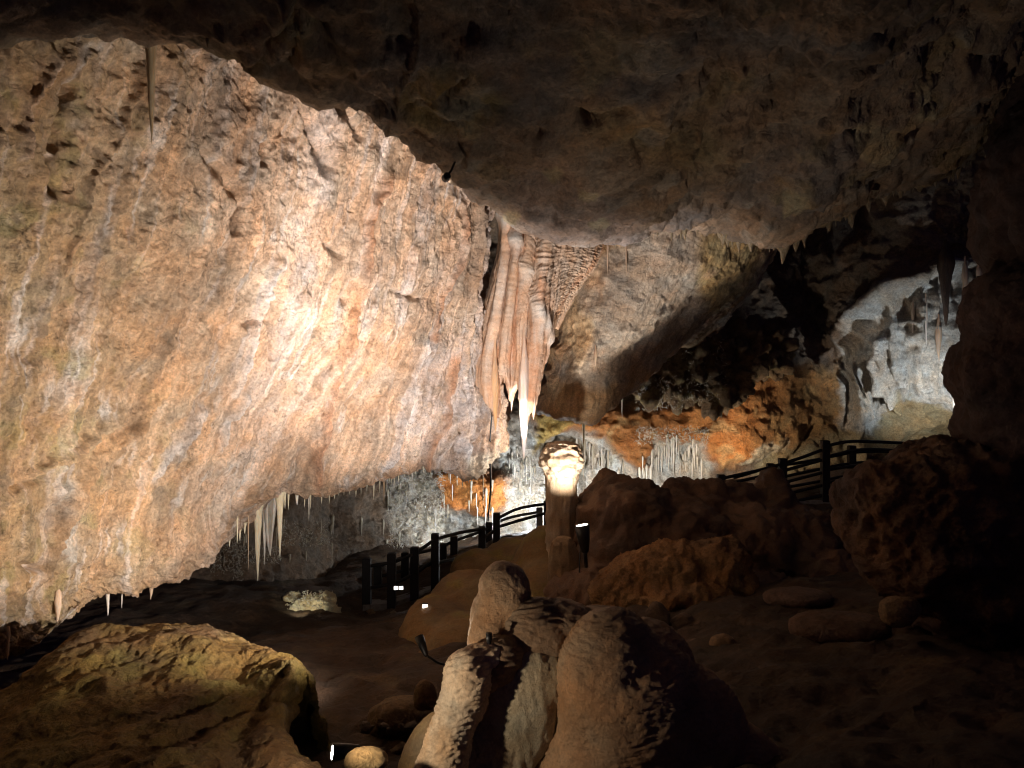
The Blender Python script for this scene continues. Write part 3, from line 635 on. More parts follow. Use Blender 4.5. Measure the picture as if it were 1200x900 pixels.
lump_thing('split_face', [('e',600,840,dS-.08,56,70,.13,14),('e',625,800,dS-.06,46,40,.13,10),('e',570,900,dS-.08,56,60,.15),('e',600,960,dS-.05,80,60,.2)], .013, M_gour, None, None,
   lambda V: .03*fbm(V, 2.2, 4, seed=180)+.022*fbm(V*np.array([1, 1, .4]), 6, 4, ridge=True, seed=181), flatc((.50, .45, .32), (.42, .36, .24), 182, 2.5), parent=root, sm=5)
lump_thing('stalagmite', [('e',718,800,dS-.1,66,88,.36,0),('e',740,830,dS-.1,88,90,.42),('e',790,860,dS,84,86,.42),('e',730,920,dS-.1,100,110,.42),('e',690,880,dS-.15,42,110,.25,6),('e',840,930,dS+.1,90,90,.45),('e',760,770,dS+.1,54,44,.3,25)], .0135, M_gour,
   'massive dome stalagmite covered in fine ripples with a pale rim', 'stalagmite', lambda V: .045*fbm(V, 1.8, 4, seed=183)+gour(V, 184, .017, 21, 6), flatc((.41, .265, .15), (.31, .195, .105), 185, 2), sm=8)
lump_thing('flowstone', [('e',655,880,dS+.1,30,90,.15,22),('e',625,930,dS+.1,40,60,.15,18),('e',500,900,dS+.2,34,70,.2,18),('e',560,960,dS+.3,100,60,.25)], .016, M_gour,
   'narrow tan flowstone apron wedged between the split formation and the rippled dome', 'flowstone', lambda V: .03*fbm(V, 2.2, 4, seed=186)+.012*fbm(V, 12, 4, ridge=True, seed=187), flatc((.40, .28, .13), (.33, .24, .14), 188, 3))

# ================================================================== DRAPERY
topsd = 13.1
dcols = [
 [(592,205,14.4),(590,300,14.4),(578,360,14.2),(566,420,14.0),(566,452,14.0)],
 [(593,205,13.2),(588,300,13.1),(574,360,13.1),(562,420,13.1),(562,452,13.2)],
 [(598,210,13.0),(592,300,12.9),(582,370,12.9),(572,430,12.9),(576,478,12.9)],
 [(604,212,13.15),(597,300,13.1),(590,370,13.1),(584,420,13.1),(582,490,12.95)],
 [(610,218,12.9),(603,300,12.8),(597,360,12.8),(591,405,12.9),(588,438,13.0)],
 [(617,222,13.1),(609,300,13.05),(604,360,13.05),(600,420,13.15),(600,470,13.3)],
 [(625,228,12.95),(618,300,12.85),(612,360,12.85),(609,420,12.95),(608,446,13.0)],
 [(635,235,13.05),(627,300,12.95),(621,350,12.95),(618,420,12.9),(613,508,13.0)],
 [(648,240,12.9),(637,300,12.72),(632,345,12.68),(628,420,12.82),(622,482,12.9)],
 [(662,245,13.0),(651,305,12.95),(643,345,12.9),(637,400,12.98),(633,436,13.05)],
 [(678,250,13.2),(667,308,13.2),(655,340,13.15),(646,370,13.1),(640,402,13.1)],
 [(696,255,13.6),(685,305,13.6),(669,330,13.55),(656,352,13.45),(645,386,13.4)],
 [(708,255,14.6),(699,300,14.6),(677,335,14.8),(663,360,14.8),(651,385,14.8)],
]
nu, nv = 300, 260
P = sheet(dcols, nu, nv); u, v = uvgrid(nu, nv); N = normals(P); px, py = proj(P)
D = .05*fbm(P, 1.2, 3, seed=191)+.05*fbm(np.stack([u*11+.5*v, v*.9, u*0], -1), 1, 2, ridge=True, seed=192)*smooth(.0, .25, v)+.035*fbm(np.stack([u*44, v*2, u*0], -1), 1, 3, ridge=True, seed=197)+.022*fbm(np.stack([u*70, v*3, u*0], -1), 1, 3, ridge=True, seed=198)+.03*fbm(np.stack([u*16+v*14, v*30-u*20, u*0], -1), 1, 3, ridge=True, seed=193)*smooth(590, 640, px)*smooth(400, 330, py)+.012*fbm(P, 14, 3, seed=194)
d, al = pdist(px, py, [(592,250),(612,300),(628,350),(641,398)]); D += .06*np.exp(-(d/4.5)**2)
P = P+N*D[..., None]
c = np.empty(P.shape); c[:] = (.53, .37, .26); c = mixc(c, .7*smooth(600, 650, px)*smooth(380, 330, py), (.52, .40, .30))
st = smooth(.0, .3, fbm(np.stack([u*22, v*2, u*0], -1), 1, 4, seed=195)); c = mixc(c, .6*st, (.46, .22, .11)); c = mixc(c, .5*smooth(.15, .3, fbm(np.stack([u*30, v*2, u*0], -1), 1, 3, seed=196)), (.64, .56, .48))
c = mixc(c, np.exp(-(d/5)**2), (.58, .50, .42))
# thickness: a second skin behind
V1 = P.reshape(-1, 3); back = P-N*.10; back[..., 1] += .05; V2 = back.reshape(-1, 3)
q1 = grid_faces(nu, nv); n0 = nu*nv; idx = np.arange(n0).reshape(nu, nv)
bd = np.concatenate([idx[:, 0], idx[-1, 1:], idx[-2::-1, -1], idx[0, -2:0:-1]])
nx = np.roll(bd, -1); q3 = np.stack([bd, bd+n0, nx+n0, nx], -1)
o = add('drapery', np.concatenate([V1, V2]), np.concatenate([q1, q1[:, ::-1]+n0, q3]), M_flow, np.concatenate([c.reshape(-1, 3)]*2), np.concatenate([np.stack([u, v], -1).reshape(-1, 2)]*2))
tag(o, 'great folded calcite curtain hanging at the end of the lit wall', 'drapery')

# ================================================================== STALACTITES
def spike_mesh(name, seed, col, tip, n=14, m=30, ridge=.18, bulge=.0, mat=M_stal, bend=.04, grow=.0):
    """unit stalactite: top at z=0, tip at z=-1, radius 1 at the top (scaled later)"""
    th = np.linspace(0, 2*np.pi, n, endpoint=False); t = np.linspace(0, 1, m)
    r = (1-t)**.75*(1-.25*np.sin(t*3.1))+.06*(1-t); r = r*(1+bulge*np.sin(t*6))
    r[-1] = .02
    if grow > 0: r = r*(.12+.88*smooth(0, grow, t))
    else: r = r*(1+.5*np.exp(-t*14))
    P = np.stack([np.cos(th)[:, None]*r[None], np.sin(th)[:, None]*r[None], np.repeat(-t[None], n, 0)], -1)
    q = P*np.array([1.1, 1.1, 4.0])+seed*3.7
    P[..., :2] *= (1+ridge*2*fbm(q*np.array([1, 1, .35]), 1.6, 3, seed=seed)+ridge*.6*fbm(q, 3.5, 2, seed=seed+1))[..., None]
    P[..., 0] += bend*8*pn(np.stack([0*t+seed*1.7, t*1.5, 0*t], -1))[None]*t[None]
    top = np.array([[0, 0, .15]])
    V = np.concatenate([P.reshape(-1, 3), top]); Q = grid_faces(n, m, True)
    c = np.empty((len(V), 3)); tt = np.concatenate([np.repeat(t[None], n, 0).ravel(), [0]])
    c[:] = np.asarray(col)*(1-tt)[:, None]+np.asarray(tip)*tt[:, None]
    me = make_mesh(name, V, Q, mat, c)
    return me
CREAM = [spike_mesh('stalactite', 200+k, (.60, .55, .40), (.74, .70, .55)) for k in range(4)]
WHITE = [spike_mesh('stalactite', 210+k, (.66, .64, .58), (.78, .76, .70)) for k in range(4)]
TAN = [spike_mesh('stalactite', 220+k, (.42, .30, .19), (.52, .40, .28), ridge=.25) for k in range(4)]
STUB = [spike_mesh('stalactite', 230+k, (.38, .31, .21), (.52, .44, .30), ridge=.35, bulge=.12, mat=M_ceil) for k in range(4)]
TOOTH = [spike_mesh('stalactite', 255, (.60, .50, .40), (.80, .78, .74), ridge=.2, grow=.35)]
GROW = [spike_mesh('stalactite', 250+k, (.52, .36, .25), (.60, .48, .36), ridge=.28, grow=.45) for k in range(3)]
STRAW = [spike_mesh('stalactite', 260+k, (.56, .54, .47), (.66, .64, .58), n=8, m=12, ridge=.25, grow=.12, bend=.02) for k in range(4)]
DIM = [spike_mesh('stalactite', 270+k, (.40, .36, .27), (.48, .45, .36), n=8, m=12, ridge=.25, grow=.12, bend=.02) for k in range(4)]
def spike(px_, ytop, ybot, d, w, kind, label, group=None, depth=None, name='stalactite', embed=4):
    ytop -= embed
    o = bpy.data.objects.new(name, random.choice(kind)); COL.objects.link(o)
    o.location = at(px_, ytop, d); s = w*.5*d/F*1.15; o.scale = (s, s if depth is None else depth, (ybot-ytop)/F*d)
    o.rotation_euler = (0, 0, random.uniform(0, 6.28) if depth is None else 0)
    return tag(o, label, 'stalactite', group)
def dlip(x): return float(np.interp(x, [0, 72, 158, 232, 285, 362, 440, 500, 546, 576], [7.9, 8.9, 9.8, 10.6, 11.3, 12.0, 12.6, 13.0, 13.4, 13.8]))+.12
G = 'thin straw stalactites along the lip of the lit wall'
for x, a, b, w in [(269,608,619,3.5),(281,598,621,4.5),(287,590,610,4.5),(334,578,597,3.5),(338,576,598,3),(357,574,595,2.2),(364,572,597,2.2),(386,562,577,2.5),(392,558,581,4),(397,557,567,2.5),(403,556,573,2.5),(410,562,572,2.5),(417,566,578,3.5),(423,566,582,1.8),(430,562,571,2),(445,556,578,2.5),(456,545,555,2.5),(459,545,556,1.6),(467,538,553,2.5),(474,540,549,1.5),(487,538,552,2),(496,542,552,2),(505,544,551,1.6),(526,536,549,2.2),(549,546,560,3)]:
    ey, ed = rim(x, LW); spike(x, ey-3, max(b, ey+random.uniform(2, 9)), ed+.03, w, CREAM, 'short thin pale straw stalactite on the lip under the lit wall', G)
for x, a, b, w, k, l in [(278,596,638,3.6,CREAM,'slender cream stalactite ahead of the cluster of long ones under the lit wall'),(291,588,669,2.6,TAN,'very thin long tan straw next to the longest yellow stalactite'),(302,586,681,12,CREAM,'longest yellowish stalactite in the cluster under the lit wall'),
    (310,570,662,8,WHITE,'long greyish stalactite hanging between the yellow one and the broad white one'),(316,580,652,19,WHITE,'broad white blade shaped stalactite in the cluster under the lit wall'),(328,576,653,10,CREAM,'tapering cream stalactite last in the cluster of long ones under the lit wall'),(348,568,592,9,WHITE,'stubby white stalactite just past the cluster of long ones'),
    (362,570,611,2.6,WHITE,'needle thin white stalactite below the end of the long orange rib'),(377,563,590,4.5,CREAM,'forked looking cream stalactite a short way past the orange rib'),(438,558,586,4,CREAM,'pale tapered stalactite beside the brown one over the dark grotto'),(450,545,594,4.5,TAN,'longest brown stalactite over the dark grotto beneath the wall'),(462,538,573,2.4,CREAM,'long thin straw beside the longest brown stalactite'),(483,545,568,2.2,WHITE,'single white straw hanging before the crusted grotto'),(542,540,564,4,CREAM,'cream stalactite at the very end of the wall lip above the orange clay')]:
    ey, ed = rim(x, LW); spike(x, min(a, ey-4), max(b, ey+8), ed+.04, w, k, l)
for x, a, b, w, d, k, l in [(126,678,722,9,9.35,TOOTH,'white tooth shaped stalactite under the low wall lip'),(143,680,713,4,9.55,TOOTH,'small white straw beside the white tooth stalactite'),(68,690,730,14,8.75,GROW,'stout brown tooth on the low wall lip'),(8,730,774,13,7.8,GROW,'forked brown tooth at the lowest end of the wall lip'),(19,720,758,11,7.95,GROW,'short brown tooth next to the lowest end of the wall lip'),(177,675,703,9,10.0,GROW,'stubby tan tooth tucked behind the low wall lip')]:
    spike(x, a, b, wall_at(x, a, (LWx, LWy, LWd), d)-.0, w, k, l)
spike(177, 30, 168, 6.7, 15, [spike_mesh('stalactite', 241, (.40, .32, .20), (.42, .33, .20), ridge=.2)], 'single long tan stalactite hanging from the dark ceiling edge before the wall')
spike(243, -40, 54, 5.3, 30, STUB, 'thick olive stub of calcite hanging from the dark ceiling near its edge')
spike(335, -30, 27, 5.0, 44, STUB, 'squat orange brown bulge hanging from the dark ceiling')
for x, a, b, w, l in [(803,266,291,12,'blunt pale tooth beside the yellow wall under the ceiling edge'),(847,255,279,14,'pale grey tooth at the middle of the ceiling edge'),(866,258,284,9,'narrow pale tooth where the ceiling edge meets the dark gap'),(880,262,284,12,'small rounded tooth above the start of the dark gap'),(918,255,293,17,'largest tooth on the ceiling edge, hanging lowest into the dark gap'),(933,252,275,12,'blunt tooth directly beside the largest ceiling tooth'),(943,248,273,10,'thin tooth second beside the largest ceiling tooth'),(972,240,261,11,'small brown tooth on the rising ceiling edge'),(997,222,254,13,'pointed pale brown tooth midway up the rising ceiling edge'),(1017,212,234,12,'short tooth above the pointed pale brown one'),(1038,208,229,16,'broad dark tooth high on the rising ceiling edge'),(1078,200,214,26,'wide dark lobe of the ceiling edge'),(1123,178,204,10,'dim tooth near the end of the rising ceiling edge'),(1158,162,188,10,'last dim tooth of the rising ceiling edge')]:
    ey, ed = rim(x, CE); spike(x, ey-9, ey+max(7, (b-a)*.45), ed+.02, w*1.1, STUB, l)
rs = np.random.RandomState(9)
for k in range(48):
    x = rs.uniform(560, 1175); x = x if x > 770 or rs.rand() < .3 else rs.uniform(770, 1175); ey, ed = rim(x, CE)
    spike(x, ey-6, ey+rs.uniform(2, 9)*(1 if x > 760 else .5), ed+rs.uniform(-.05, .05), rs.uniform(3, 9), STUB, 'small stubby tooth in the ragged fringe along the dark ceiling edge', 'small teeth along the ceiling edge')
# curtain tips
spike(580, 400, 506, 12.86, 16, [spike_mesh('stalactite', 242, (.54, .36, .24), (.58, .34, .14), ridge=.3, grow=.6)], 'glowing orange stalactite at the tip of the curtain', depth=.10)
spike(614, 385, 538, 12.82, 21, [spike_mesh('stalactite', 243, (.56, .38, .26), (.86, .83, .80), n=20, ridge=.28, bend=.0, grow=.5)], 'brightest white stalactite hanging lowest from the curtain')
spike(625, 400, 492, 12.86, 17, [spike_mesh('stalactite', 244, (.50, .32, .22), (.54, .38, .28), n=20, ridge=.35, bend=.0, grow=.5)], 'fluted brown stalactite against the brightest white one')
spike(600, 430, 482, 13.3, 10, GROW, 'small cream stalactite behind the hanging lamp')
spike(641, 330, 400, 12.85, 9, GROW, 'pointed tip of the folded curtain by the dark cleft')
spike(568, 420, 460, 13.0, 10, GROW, 'short brown fold tip close to the lit wall end')
for x, a, b, w, d, k, l in [(647,455,481,4,15.4,GROW,'thin stalactite at the inner corner of the shaded middle wall'),(668,476,493,6,15.3,GROW,'short stalactite under the shaded middle wall'),(687,478,496,3.5,15.3,GROW,'narrow stalactite beside the big shaded fang'),(695,470,497,14,15.4,GROW,'big shaded fang at the lowest point of the middle wall'),(657,408,440,6,15.0,GROW,'pale finger of calcite on the middle wall by the dark cleft'),(698,408,430,6,14.75,GROW,'little pale finger casting a shadow on the middle wall'),(712,275,323,4,14.3,GROW,'thin brown stalactite high on the middle wall'),(734,290,324,3,14.2,GROW,'very thin stalactite high on the yellow middle wall'),(729,464,490,3,18.2,WHITE,'lone white straw in front of the orange bank'),(655,470,482,6,15.5,GROW,'stubby stalactite next to the inner corner of the middle wall')]:
    spike(x, a, b, d if x == 729 else wall_at(x, a-3, (MWx, MWy, MWd), d)-.02, w, k, l)
# back chamber
spike(1108, 285, 382, wall_at(1108, 300)-.25, 22, [spike_mesh('stalactite', 245, (.10, .07, .05), (.13, .09, .07), ridge=.3, bulge=.05, mat=M_ceil, grow=.3)], 'thick dark stalactite hanging before the pale blue flowstone')
for x, a, b, w, k, l in [(1131,312,360,9,TAN,'dark short stalactite beside the thick dark one'),(1147,312,350,8,TAN,'pale stalactite under the ledge end by the dark pillar'),(1120,400,492,13,WHITE,'long blue white drape tip reaching down over the tan rock'),(1085,355,405,5,WHITE,'slim blue grey stalactite under the pale ledge'),(1070,365,400,5,WHITE,'second slim blue grey stalactite farther along the pale ledge'),(1100,380,425,9,TAN,'brown stalactite stub behind the thick dark one')]:
    spike(x, a-8, b, wall_at(x, a-4)-.05, w*1.2, TOOTH if k is WHITE else GROW, l)
G = 'white straw stalactites under the orange bank'
rs = np.random.RandomState(3)
for k in range(45):
    x = rs.uniform(748, 824); a = np.interp(x, [748, 775, 824], [545, 512, 522])+rs.uniform(-3, 30); L = rs.uniform(8, 30)*(1 if rs.rand() < .7 else 1.7)
    spike(x, a, a+L, wall_at(x, a)-.05, rs.uniform(1.6, 4.2), STRAW, 'thin white straw stalactite in the dense fringe under the orange bank', G)
G = 'grey straw stalactites in the alcove behind the tall stalagmite'
for k in range(50):
    x = rs.uniform(600, 752); a = np.interp(x, [600, 640, 665, 690, 752], [530, 520, 512, 522, 552])+rs.uniform(-4, 30); L = rs.uniform(10, 40)
    spike(x, a, a+L, wall_at(x, a)-.03, rs.uniform(1.6, 4), STRAW if rs.rand() < .7 else DIM, 'grey straw stalactite lining the alcove behind the tall stalagmite', G)
G = 'crusted straw stalactites in the grotto under the wall'
for k in range(36):
    x = rs.uniform(452, 600); a = 535+rs.uniform(-4, 70); L = rs.uniform(10, 34)
    spike(x, a, a+L*.8, wall_at(x, a)-.03, rs.uniform(1.6, 4), DIM if rs.rand() < .6 else STRAW, 'crusted straw stalactite in the grotto beneath the lit wall end', G)
G = 'dim straw stalactites in the dark grotto'
for k in range(24):
    x = rs.uniform(244, 470); a = np.interp(x, [244, 300, 470], [625, 612, 590])+rs.uniform(-6, 50); L = rs.uniform(8, 30)
    spike(x, a, a+L*.8, wall_at(x, a)-.03, rs.uniform(1.6, 4), DIM, 'dim straw stalactite deep in the dark grotto', G)
for x, a, b, w, l in [(684,500,560,2.5,'solitary long straw beside the tall lit stalagmite'),(575,535,600,3,'long brown straw near the black cable'),(566,520,600,2.5,'long thin straw close by the black cable')]:
    spike(x, a, b, 18.2, w, CREAM, l)
# helictite crust: twigs of calcite nobody could count
def twigs(name, spots, seed, col):
    r = np.random.RandomState(seed); Vs = []; Qs = []; n0 = 0
    for (x0, y0, x1, y1, d0, d1, n, L) in spots:
        for k in range(n):
            p = at(r.uniform(x0, x1), r.uniform(y0, y1), r.uniform(d0, d1)); dirv = r.normal(size=3); dirv[1] -= .4; dirv[2] -= .5; l = r.uniform(.4, 1)*L; rad = r.uniform(.006, .013)
            for s in range(3):
                dirv = dirv/np.linalg.norm(dirv); q = p+dirv*l/3
                a = np.cross(dirv, [.3, .5, .8]); a /= np.linalg.norm(a); b = np.cross(dirv, a); r1 = rad*(1-s/3.2); r2 = rad*(1-(s+1)/3.2)
                ring = [p+r1*(a*math.cos(t)+b*math.sin(t)) for t in (0, 2.09, 4.19)]+[q+r2*(a*math.cos(t)+b*math.sin(t)) for t in (0, 2.09, 4.19)]
                Vs += ring; Qs += [[n0, n0+1, n0+4, n0+3], [n0+1, n0+2, n0+5, n0+4], [n0+2, n0, n0+3, n0+5]]; n0 += 6
                p = q; dirv = dirv+r.normal(size=3)*.6; dirv[2] -= .2
    V = np.array(Vs); c = np.empty(V.shape); c[:] = col
    tag(add(name, V, np.array(Qs), M_stal, c), kind='stuff')
twigs('helictite_crust', [(242,618,285,690,15.5,16.0,900,.13),(285,640,330,660,15.4,15.9,200,.1),(330,612,390,640,15.4,15.9,200,.1),(455,545,520,640,19.0,20.0,1400,.16),(590,540,640,600,19.4,20.2,300,.15),(745,500,830,520,18.9,19.3,400,.14),(745,440,800,480,18.2,18.6,400,.13),(800,395,850,470,18.2,18.7,400,.13),(335,692,390,714,13.75,13.95,200,.08)], 8, (.46, .43, .36))

# lit crusted boss in the dark grotto
lump_thing('calcite_boss', [('e',352,716,14.2,24,13,.3),('e',376,714,14.2,14,14,.25),('e',330,720,14.2,16,9,.25),('e',346,702,14.3,10,10,.18),('e',366,704,14.25,12,9,.2),('e',388,722,14.2,10,10,.2)], .025, M_flow, 'small brightly lit calcite boss deep in the dark grotto', 'calcite boss', craggy(301, .22), flatc((.62, .56, .38), (.52, .44, .26), 302, 3))

# ================================================================== FENCES
def tube(pts, r, n=8):
    pts = np.asarray(pts, float); V = []; Q = []
    for k, p in enumerate(pts):
        t = pts[min(k+1, len(pts)-1)]-pts[max(k-1, 0)]; t /= np.linalg.norm(t)
        a = np.cross(t, [0, 0, 1]); a = a/np.linalg.norm(a) if np.linalg.norm(a) > .1 else np.array([1., 0, 0]); b = np.cross(t, a)
        rr = r[k] if hasattr(r, '__len__') else r
        V += [p+rr*(a*math.cos(s)+b*math.sin(s)) for s in np.linspace(0, 2*np.pi, n, endpoint=False)]
    for k in range(len(pts)-1):
        for s in range(n): Q.append([k*n+s, k*n+(s+1) % n, (k+1)*n+(s+1) % n, (k+1)*n+s])
    Q.append(list(range(n))[::-1]); Q.append([(len(pts)-1)*n+s for s in range(n)])
    return np.array(V), Q
def boxv(c, sx, sy, z0, z1, bev=.015):
    V = []; Q = []
    for z, k in ((z0, 0), (z1-bev, 0), (z1, bev)):
        for (a, b) in ((-1, -1), (1, -1), (1, 1), (-1, 1)): V.append((c[0]+a*(sx/2-k), c[1]+b*(sy/2-k), z))
    for r_ in (0, 4):
        for s in range(4): Q.append([r_+s, r_+(s+1) % 4, r_+4+(s+1) % 4, r_+4+s])
    Q += [[3, 2, 1, 0], [8, 9, 10, 11]]
    return np.array(V), Q
def fence(label, posts, rails, w=.15):
    """posts: (px, top py, bottom py, d); rails: polylines (px,py,d)"""
    root = empty('walkway_fence', at(posts[0][0], posts[0][2], posts[0][3]), label, 'fence')
    for x, y0, y1, d in posts:
        p = at(x, y0, d); q = at(x, y1, d); V, Q = boxv(p, w, w, q[2], p[2])
        add('post', V, Q, M_post, parent=root, smooth_sh=False)
    for line in rails:
        pts = resample(np.array([at(*q) for q in line])[:, None, :], 24)[:, 0]
        V, Q = tube(pts, .034); add('rail', V, Q, M_post, parent=root)
    return root
fence('near dark fence of the walkway running uphill below the lit alcove',
      [(430,654,712,14.6),(459,648,712,14.6),(486,641,704,15),(510,625,694,15.4),(565,617,672,16.6),(582,601,660,17),(641,587,640,17.8)],
      [[(428,664,14.6),(459,659,14.6),(486,648,15),(510,632,15.4)],[(510,632,15.4),(540,624,16),(565,620,16.6)],[(582,608,17),(605,597,17.4),(641,590,17.8)],
       [(428,690,14.6),(459,684,14.6),(486,672,15),(510,655,15.4)],[(510,660,15.4),(540,654,16),(565,650,16.6)],[(582,618,17),(605,611,17.4),(641,601,17.8)],[(565,632,16.6),(582,620,17)]])
fence('far dark fence of the walkway behind the near one, below the lit alcove',
      [(443,660,700,15.8),(475,647,694,16.2),(519,637,682,16.8),(532,628,680,17),(573,612,655,18),(632,595,640,19)],
      [[(443,664,15.8),(475,652,16.2),(519,640,16.8),(532,634,17)],[(532,634,17),(560,624,17.6),(573,618,18)],[(573,616,18),(600,606,18.6),(632,600,19)],
       [(443,676,15.8),(475,668,16.2),(519,658,16.8),(532,654,17),(573,650,18)]])
fence('dark fence of the upper walkway climbing past the orange bank',
      [(806,569,600,16.2),(845,556,595,16.4),(917,537,590,16.6),(967,516,592,16.6),(1071,516,585,16.8)],
      [[(800,572,16.2),(845,561,16.4),(905,547,16.6),(940,536,16.6),(967,526,16.6)],[(967,523,16.6),(990,518,16.6),(1030,518,16.7),(1071,520,16.8)],
       [(800,580,16.2),(845,569,16.4),(917,552,16.6),(967,538,16.6)],[(967,536,16.6),(1000,528,16.7),(1071,529,16.8)],
       [(845,585,16.4),(917,566,16.6),(967,553,16.6)],[(967,551,16.6),(1000,546,16.7),(1071,543,16.8)],[(845,598,16.4),(917,580,16.6),(967,568,16.6)],[(967,566,16.6),(1000,561,16.7),(1071,556,16.8)],[(917,590,16.6),(967,580,16.6),(1010,571,16.7)]])
fence('second dark fence on the far side of the upper walkway, mostly hidden',
      [(903,543,585,17.6),(998,522,575,17.8)],
      [[(860,560,17.4),(903,548,17.6),(950,540,17.7),(998,530,17.8)],[(998,530,17.8),(1030,529,17.9),(1075,531,18)],[(903,562,17.6),(950,552,17.7),(998,543,17.8),(1060,541,18)],[(903,574,17.6),(950,566,17.7),(998,556,17.8)]])
# deck of the walkway
def slab(name, pts, th, mat):
    V = []; n = len(pts)
    for p in pts: V.append(p)
    for p in pts: V.append(p-np.array([0, 0, th]))
    Q = [list(range(n)), [2*n-1-k for k in range(n)]]+[[k, k+n, (k+1) % n+n, (k+1) % n] for k in range(n)]
    return V, Q
dk = [at(425,709,14.5), at(459,707,14.6), at(510,692,15.4), at(565,668,16.6), at(641,637,17.8), at(640,632,19.2), at(573,652,18.2), at(532,676,17.2), at(475,692,16.4), at(440,697,15.9)]
V, Q = slab('d', dk, .12, None); tag(add('walkway', V, Q, M_deck, smooth_sh=False), kind='structure')
dk = [at(800,600,16.1), at(917,588,16.5), at(967,590,16.5), at(1080,583,16.7), at(1080,574,18.2), at(998,574,18), at(903,584,17.8), at(800,594,17.6)]
V, Q = slab('d', dk, .12, None); tag(add('walkway', V, Q, M_deck, smooth_sh=False), kind='structure')

# ================================================================== LAMPS
def lamp_fixture(p, aim, r, L, label, stake_to=None, lens=M_lens, tail=.55):
    """black can from the mouth p backwards along -aim; a lens in the mouth; a stake to the ground"""
    p = np.asarray(p, float); a = np.asarray(aim, float); a /= np.linalg.norm(a)
    root = empty('spot_lamp', p-a*L, label, 'lamp')
    pts = [p-a*L*t for t in (0, .02, .5, .9, 1.0)]; rr = [r, r*1.03, r*.85, r*tail, r*tail*.5]
    V, Q = tube(pts, rr, 20); Q = [q for q in Q if len(q) == 4 or q[0] != 19]
    # recess the mouth
    V, Q = tube([p-a*.25*r]+pts, [r*.85]+rr, 20)
    add('housing', V, Q, M_black, parent=root)
    V, Q = tube([p-a*.22*r, p-a*.02*r], [r*.84, r*.80], 20); add('lens', V, Q, lens, parent=root)
    if stake_to is not None:
        V, Q = tube([p-a*L*.9, (p-a*L*.9+np.asarray(stake_to))*.5+np.array([0, 0, -.015]), np.asarray(stake_to)], r*.28, 8); add('stake', V, Q, M_black, parent=root)
    return root
lamp_fixture(at(491,746,6.3), at(300,250,9)-at(491,746,6.3), .036, .17, 'black stake lamp tilted up toward the wall beside the scalloped flank', at(524,780,6.45))
lamp_fixture(at(682,607,11.6)+np.array([0, 0, -.1]), (-.12, -.05, 1), .105, .42, 'upright black lamp with a glowing top beside the column like stalagmite', at(687,664,11.75), tail=.6)
lamp_fixture(at(389,882,5.3), (-1, -.55, .12), .058, .2, 'black lamp with a glowing white face beside the pale yellow stone', at(412,908,5.4))
lamp_fixture(at(522,209,6.85), (-.35, 1, -.1), .035, .07, 'tiny black lamp box fixed to the dark ceiling edge', at(533,190,6.95), tail=.9)
lamp_fixture(at(588,428,13.3), (-.1, -1, .1), .06, .14, 'small glowing lamp hanging behind the folded curtain', at(587,380,13.45), tail=.8)
lamp_fixture(at(573,742,5.45), (0, -.1, 1), .022, .09, 'tiny black peg lamp standing on the rippled saddle', at(574,762,5.45), lens=M_black)
for x, y, d, l in [(467,689,14.4,'pair of glowing step lights low on the walkway'),(498,711,11.4,'small white light disc set on the olive flowstone slope'),(546,660,15.9,'bright little floor light beside the walkway end')]:
    p = at(x, y, d); root = empty('step_light', p, l, 'lamp')
    for k in ((-1, 1) if x == 467 else (0,)):
        q = p+np.array([k*.045, 0, 0]); V, Q = boxv(q+np.array([0, .03, 0]), .085, .05, q[2]-.04, q[2]+.045, .006); add('housing', V, Q, M_black, parent=root, smooth_sh=False)
        V, Q = boxv(q, .07, .012, q[2]-.03, q[2]+.03, .004); add('lens', V, Q, M_lens2, parent=root, smooth_sh=False)
# cables
for line, r, l in [([(581,405,13.2),(580,440,13.3),(577,480,13.4),(574,520,13.6),(575,560,14.2),(572,610,15.2)], .014, 'black cable dropping from the hanging lamp to the walkway'), ([(680,640,11.9),(679,665,11.8),(680,700,11.7)], .010, 'thin black cable running down from the upright lamp')]:
    pts = resample(np.array([at(*q) for q in line])[:, None, :], 30)[:, 0]; V, Q = tube(pts, r, 6); tag(add('cable', V, Q, M_black), l, 'cable')

# ================================================================== LIGHT
def spot(p, target, W, deg, blend=.6, col=(1, .9, .78), r=.04):
    l = bpy.data.lights.new('spot_lamp_light', 'SPOT'); l.energy = W; l.spot_size = math.radians(deg); l.spot_blend = blend; l.color = col; l.shadow_soft_size = r
    o = bpy.data.objects.new('spot_lamp_light', l); COL.objects.link(o); o.location = p
    o.rotation_euler = (Vector(target)-Vector(p)).to_track_quat('-Z', 'Y').to_euler(); return o
def point(p, W, col=(1, .9, .78), r=.05):
    l = bpy.data.lights.new('cave_lamp_light', 'POINT'); l.energy = W; l.color = col; l.shadow_soft_size = r
    o = bpy.data.objects.new('cave_lamp_light', l); COL.objects.link(o); o.location = p; return o
WARM = (1, .84, .66); NEUT = (1, .93, .84); COOL = (.92, .96, 1.0)
q = at(560,790,8.3); spot(q, q+np.array([-.04, .57, .82]), 1950, 92, .7, (1, .91, .86), .03)      # main flood on the bright end of the wall
spot(at(522,209,6.85)+np.array([-.03, .09, -.009]), at(440,300,11.0), 330, 58, .9, (1, .91, .84), .02)          # box lamp on the ceiling edge
spot(at(486,737,6.22), at(195,440,8.6), 1050, 118, .95, (1, .87, .76), .02)         # stake lamp aimed at the near end of the wall
spot(at(470,778,8.2), at(180,600,9.2), 500, 118, .9, (1, .87, .75), .03)          # flood under the lip
spot(at(640,770,9.0), at(613,490,12.8), 3000, 6.6, .2, NEUT)                    # white stalactite
spot(at(682,602,11.6), at(657,532,13), 480, 48, .9, (1, .90, .80))   # upright lamp by the stalagmite
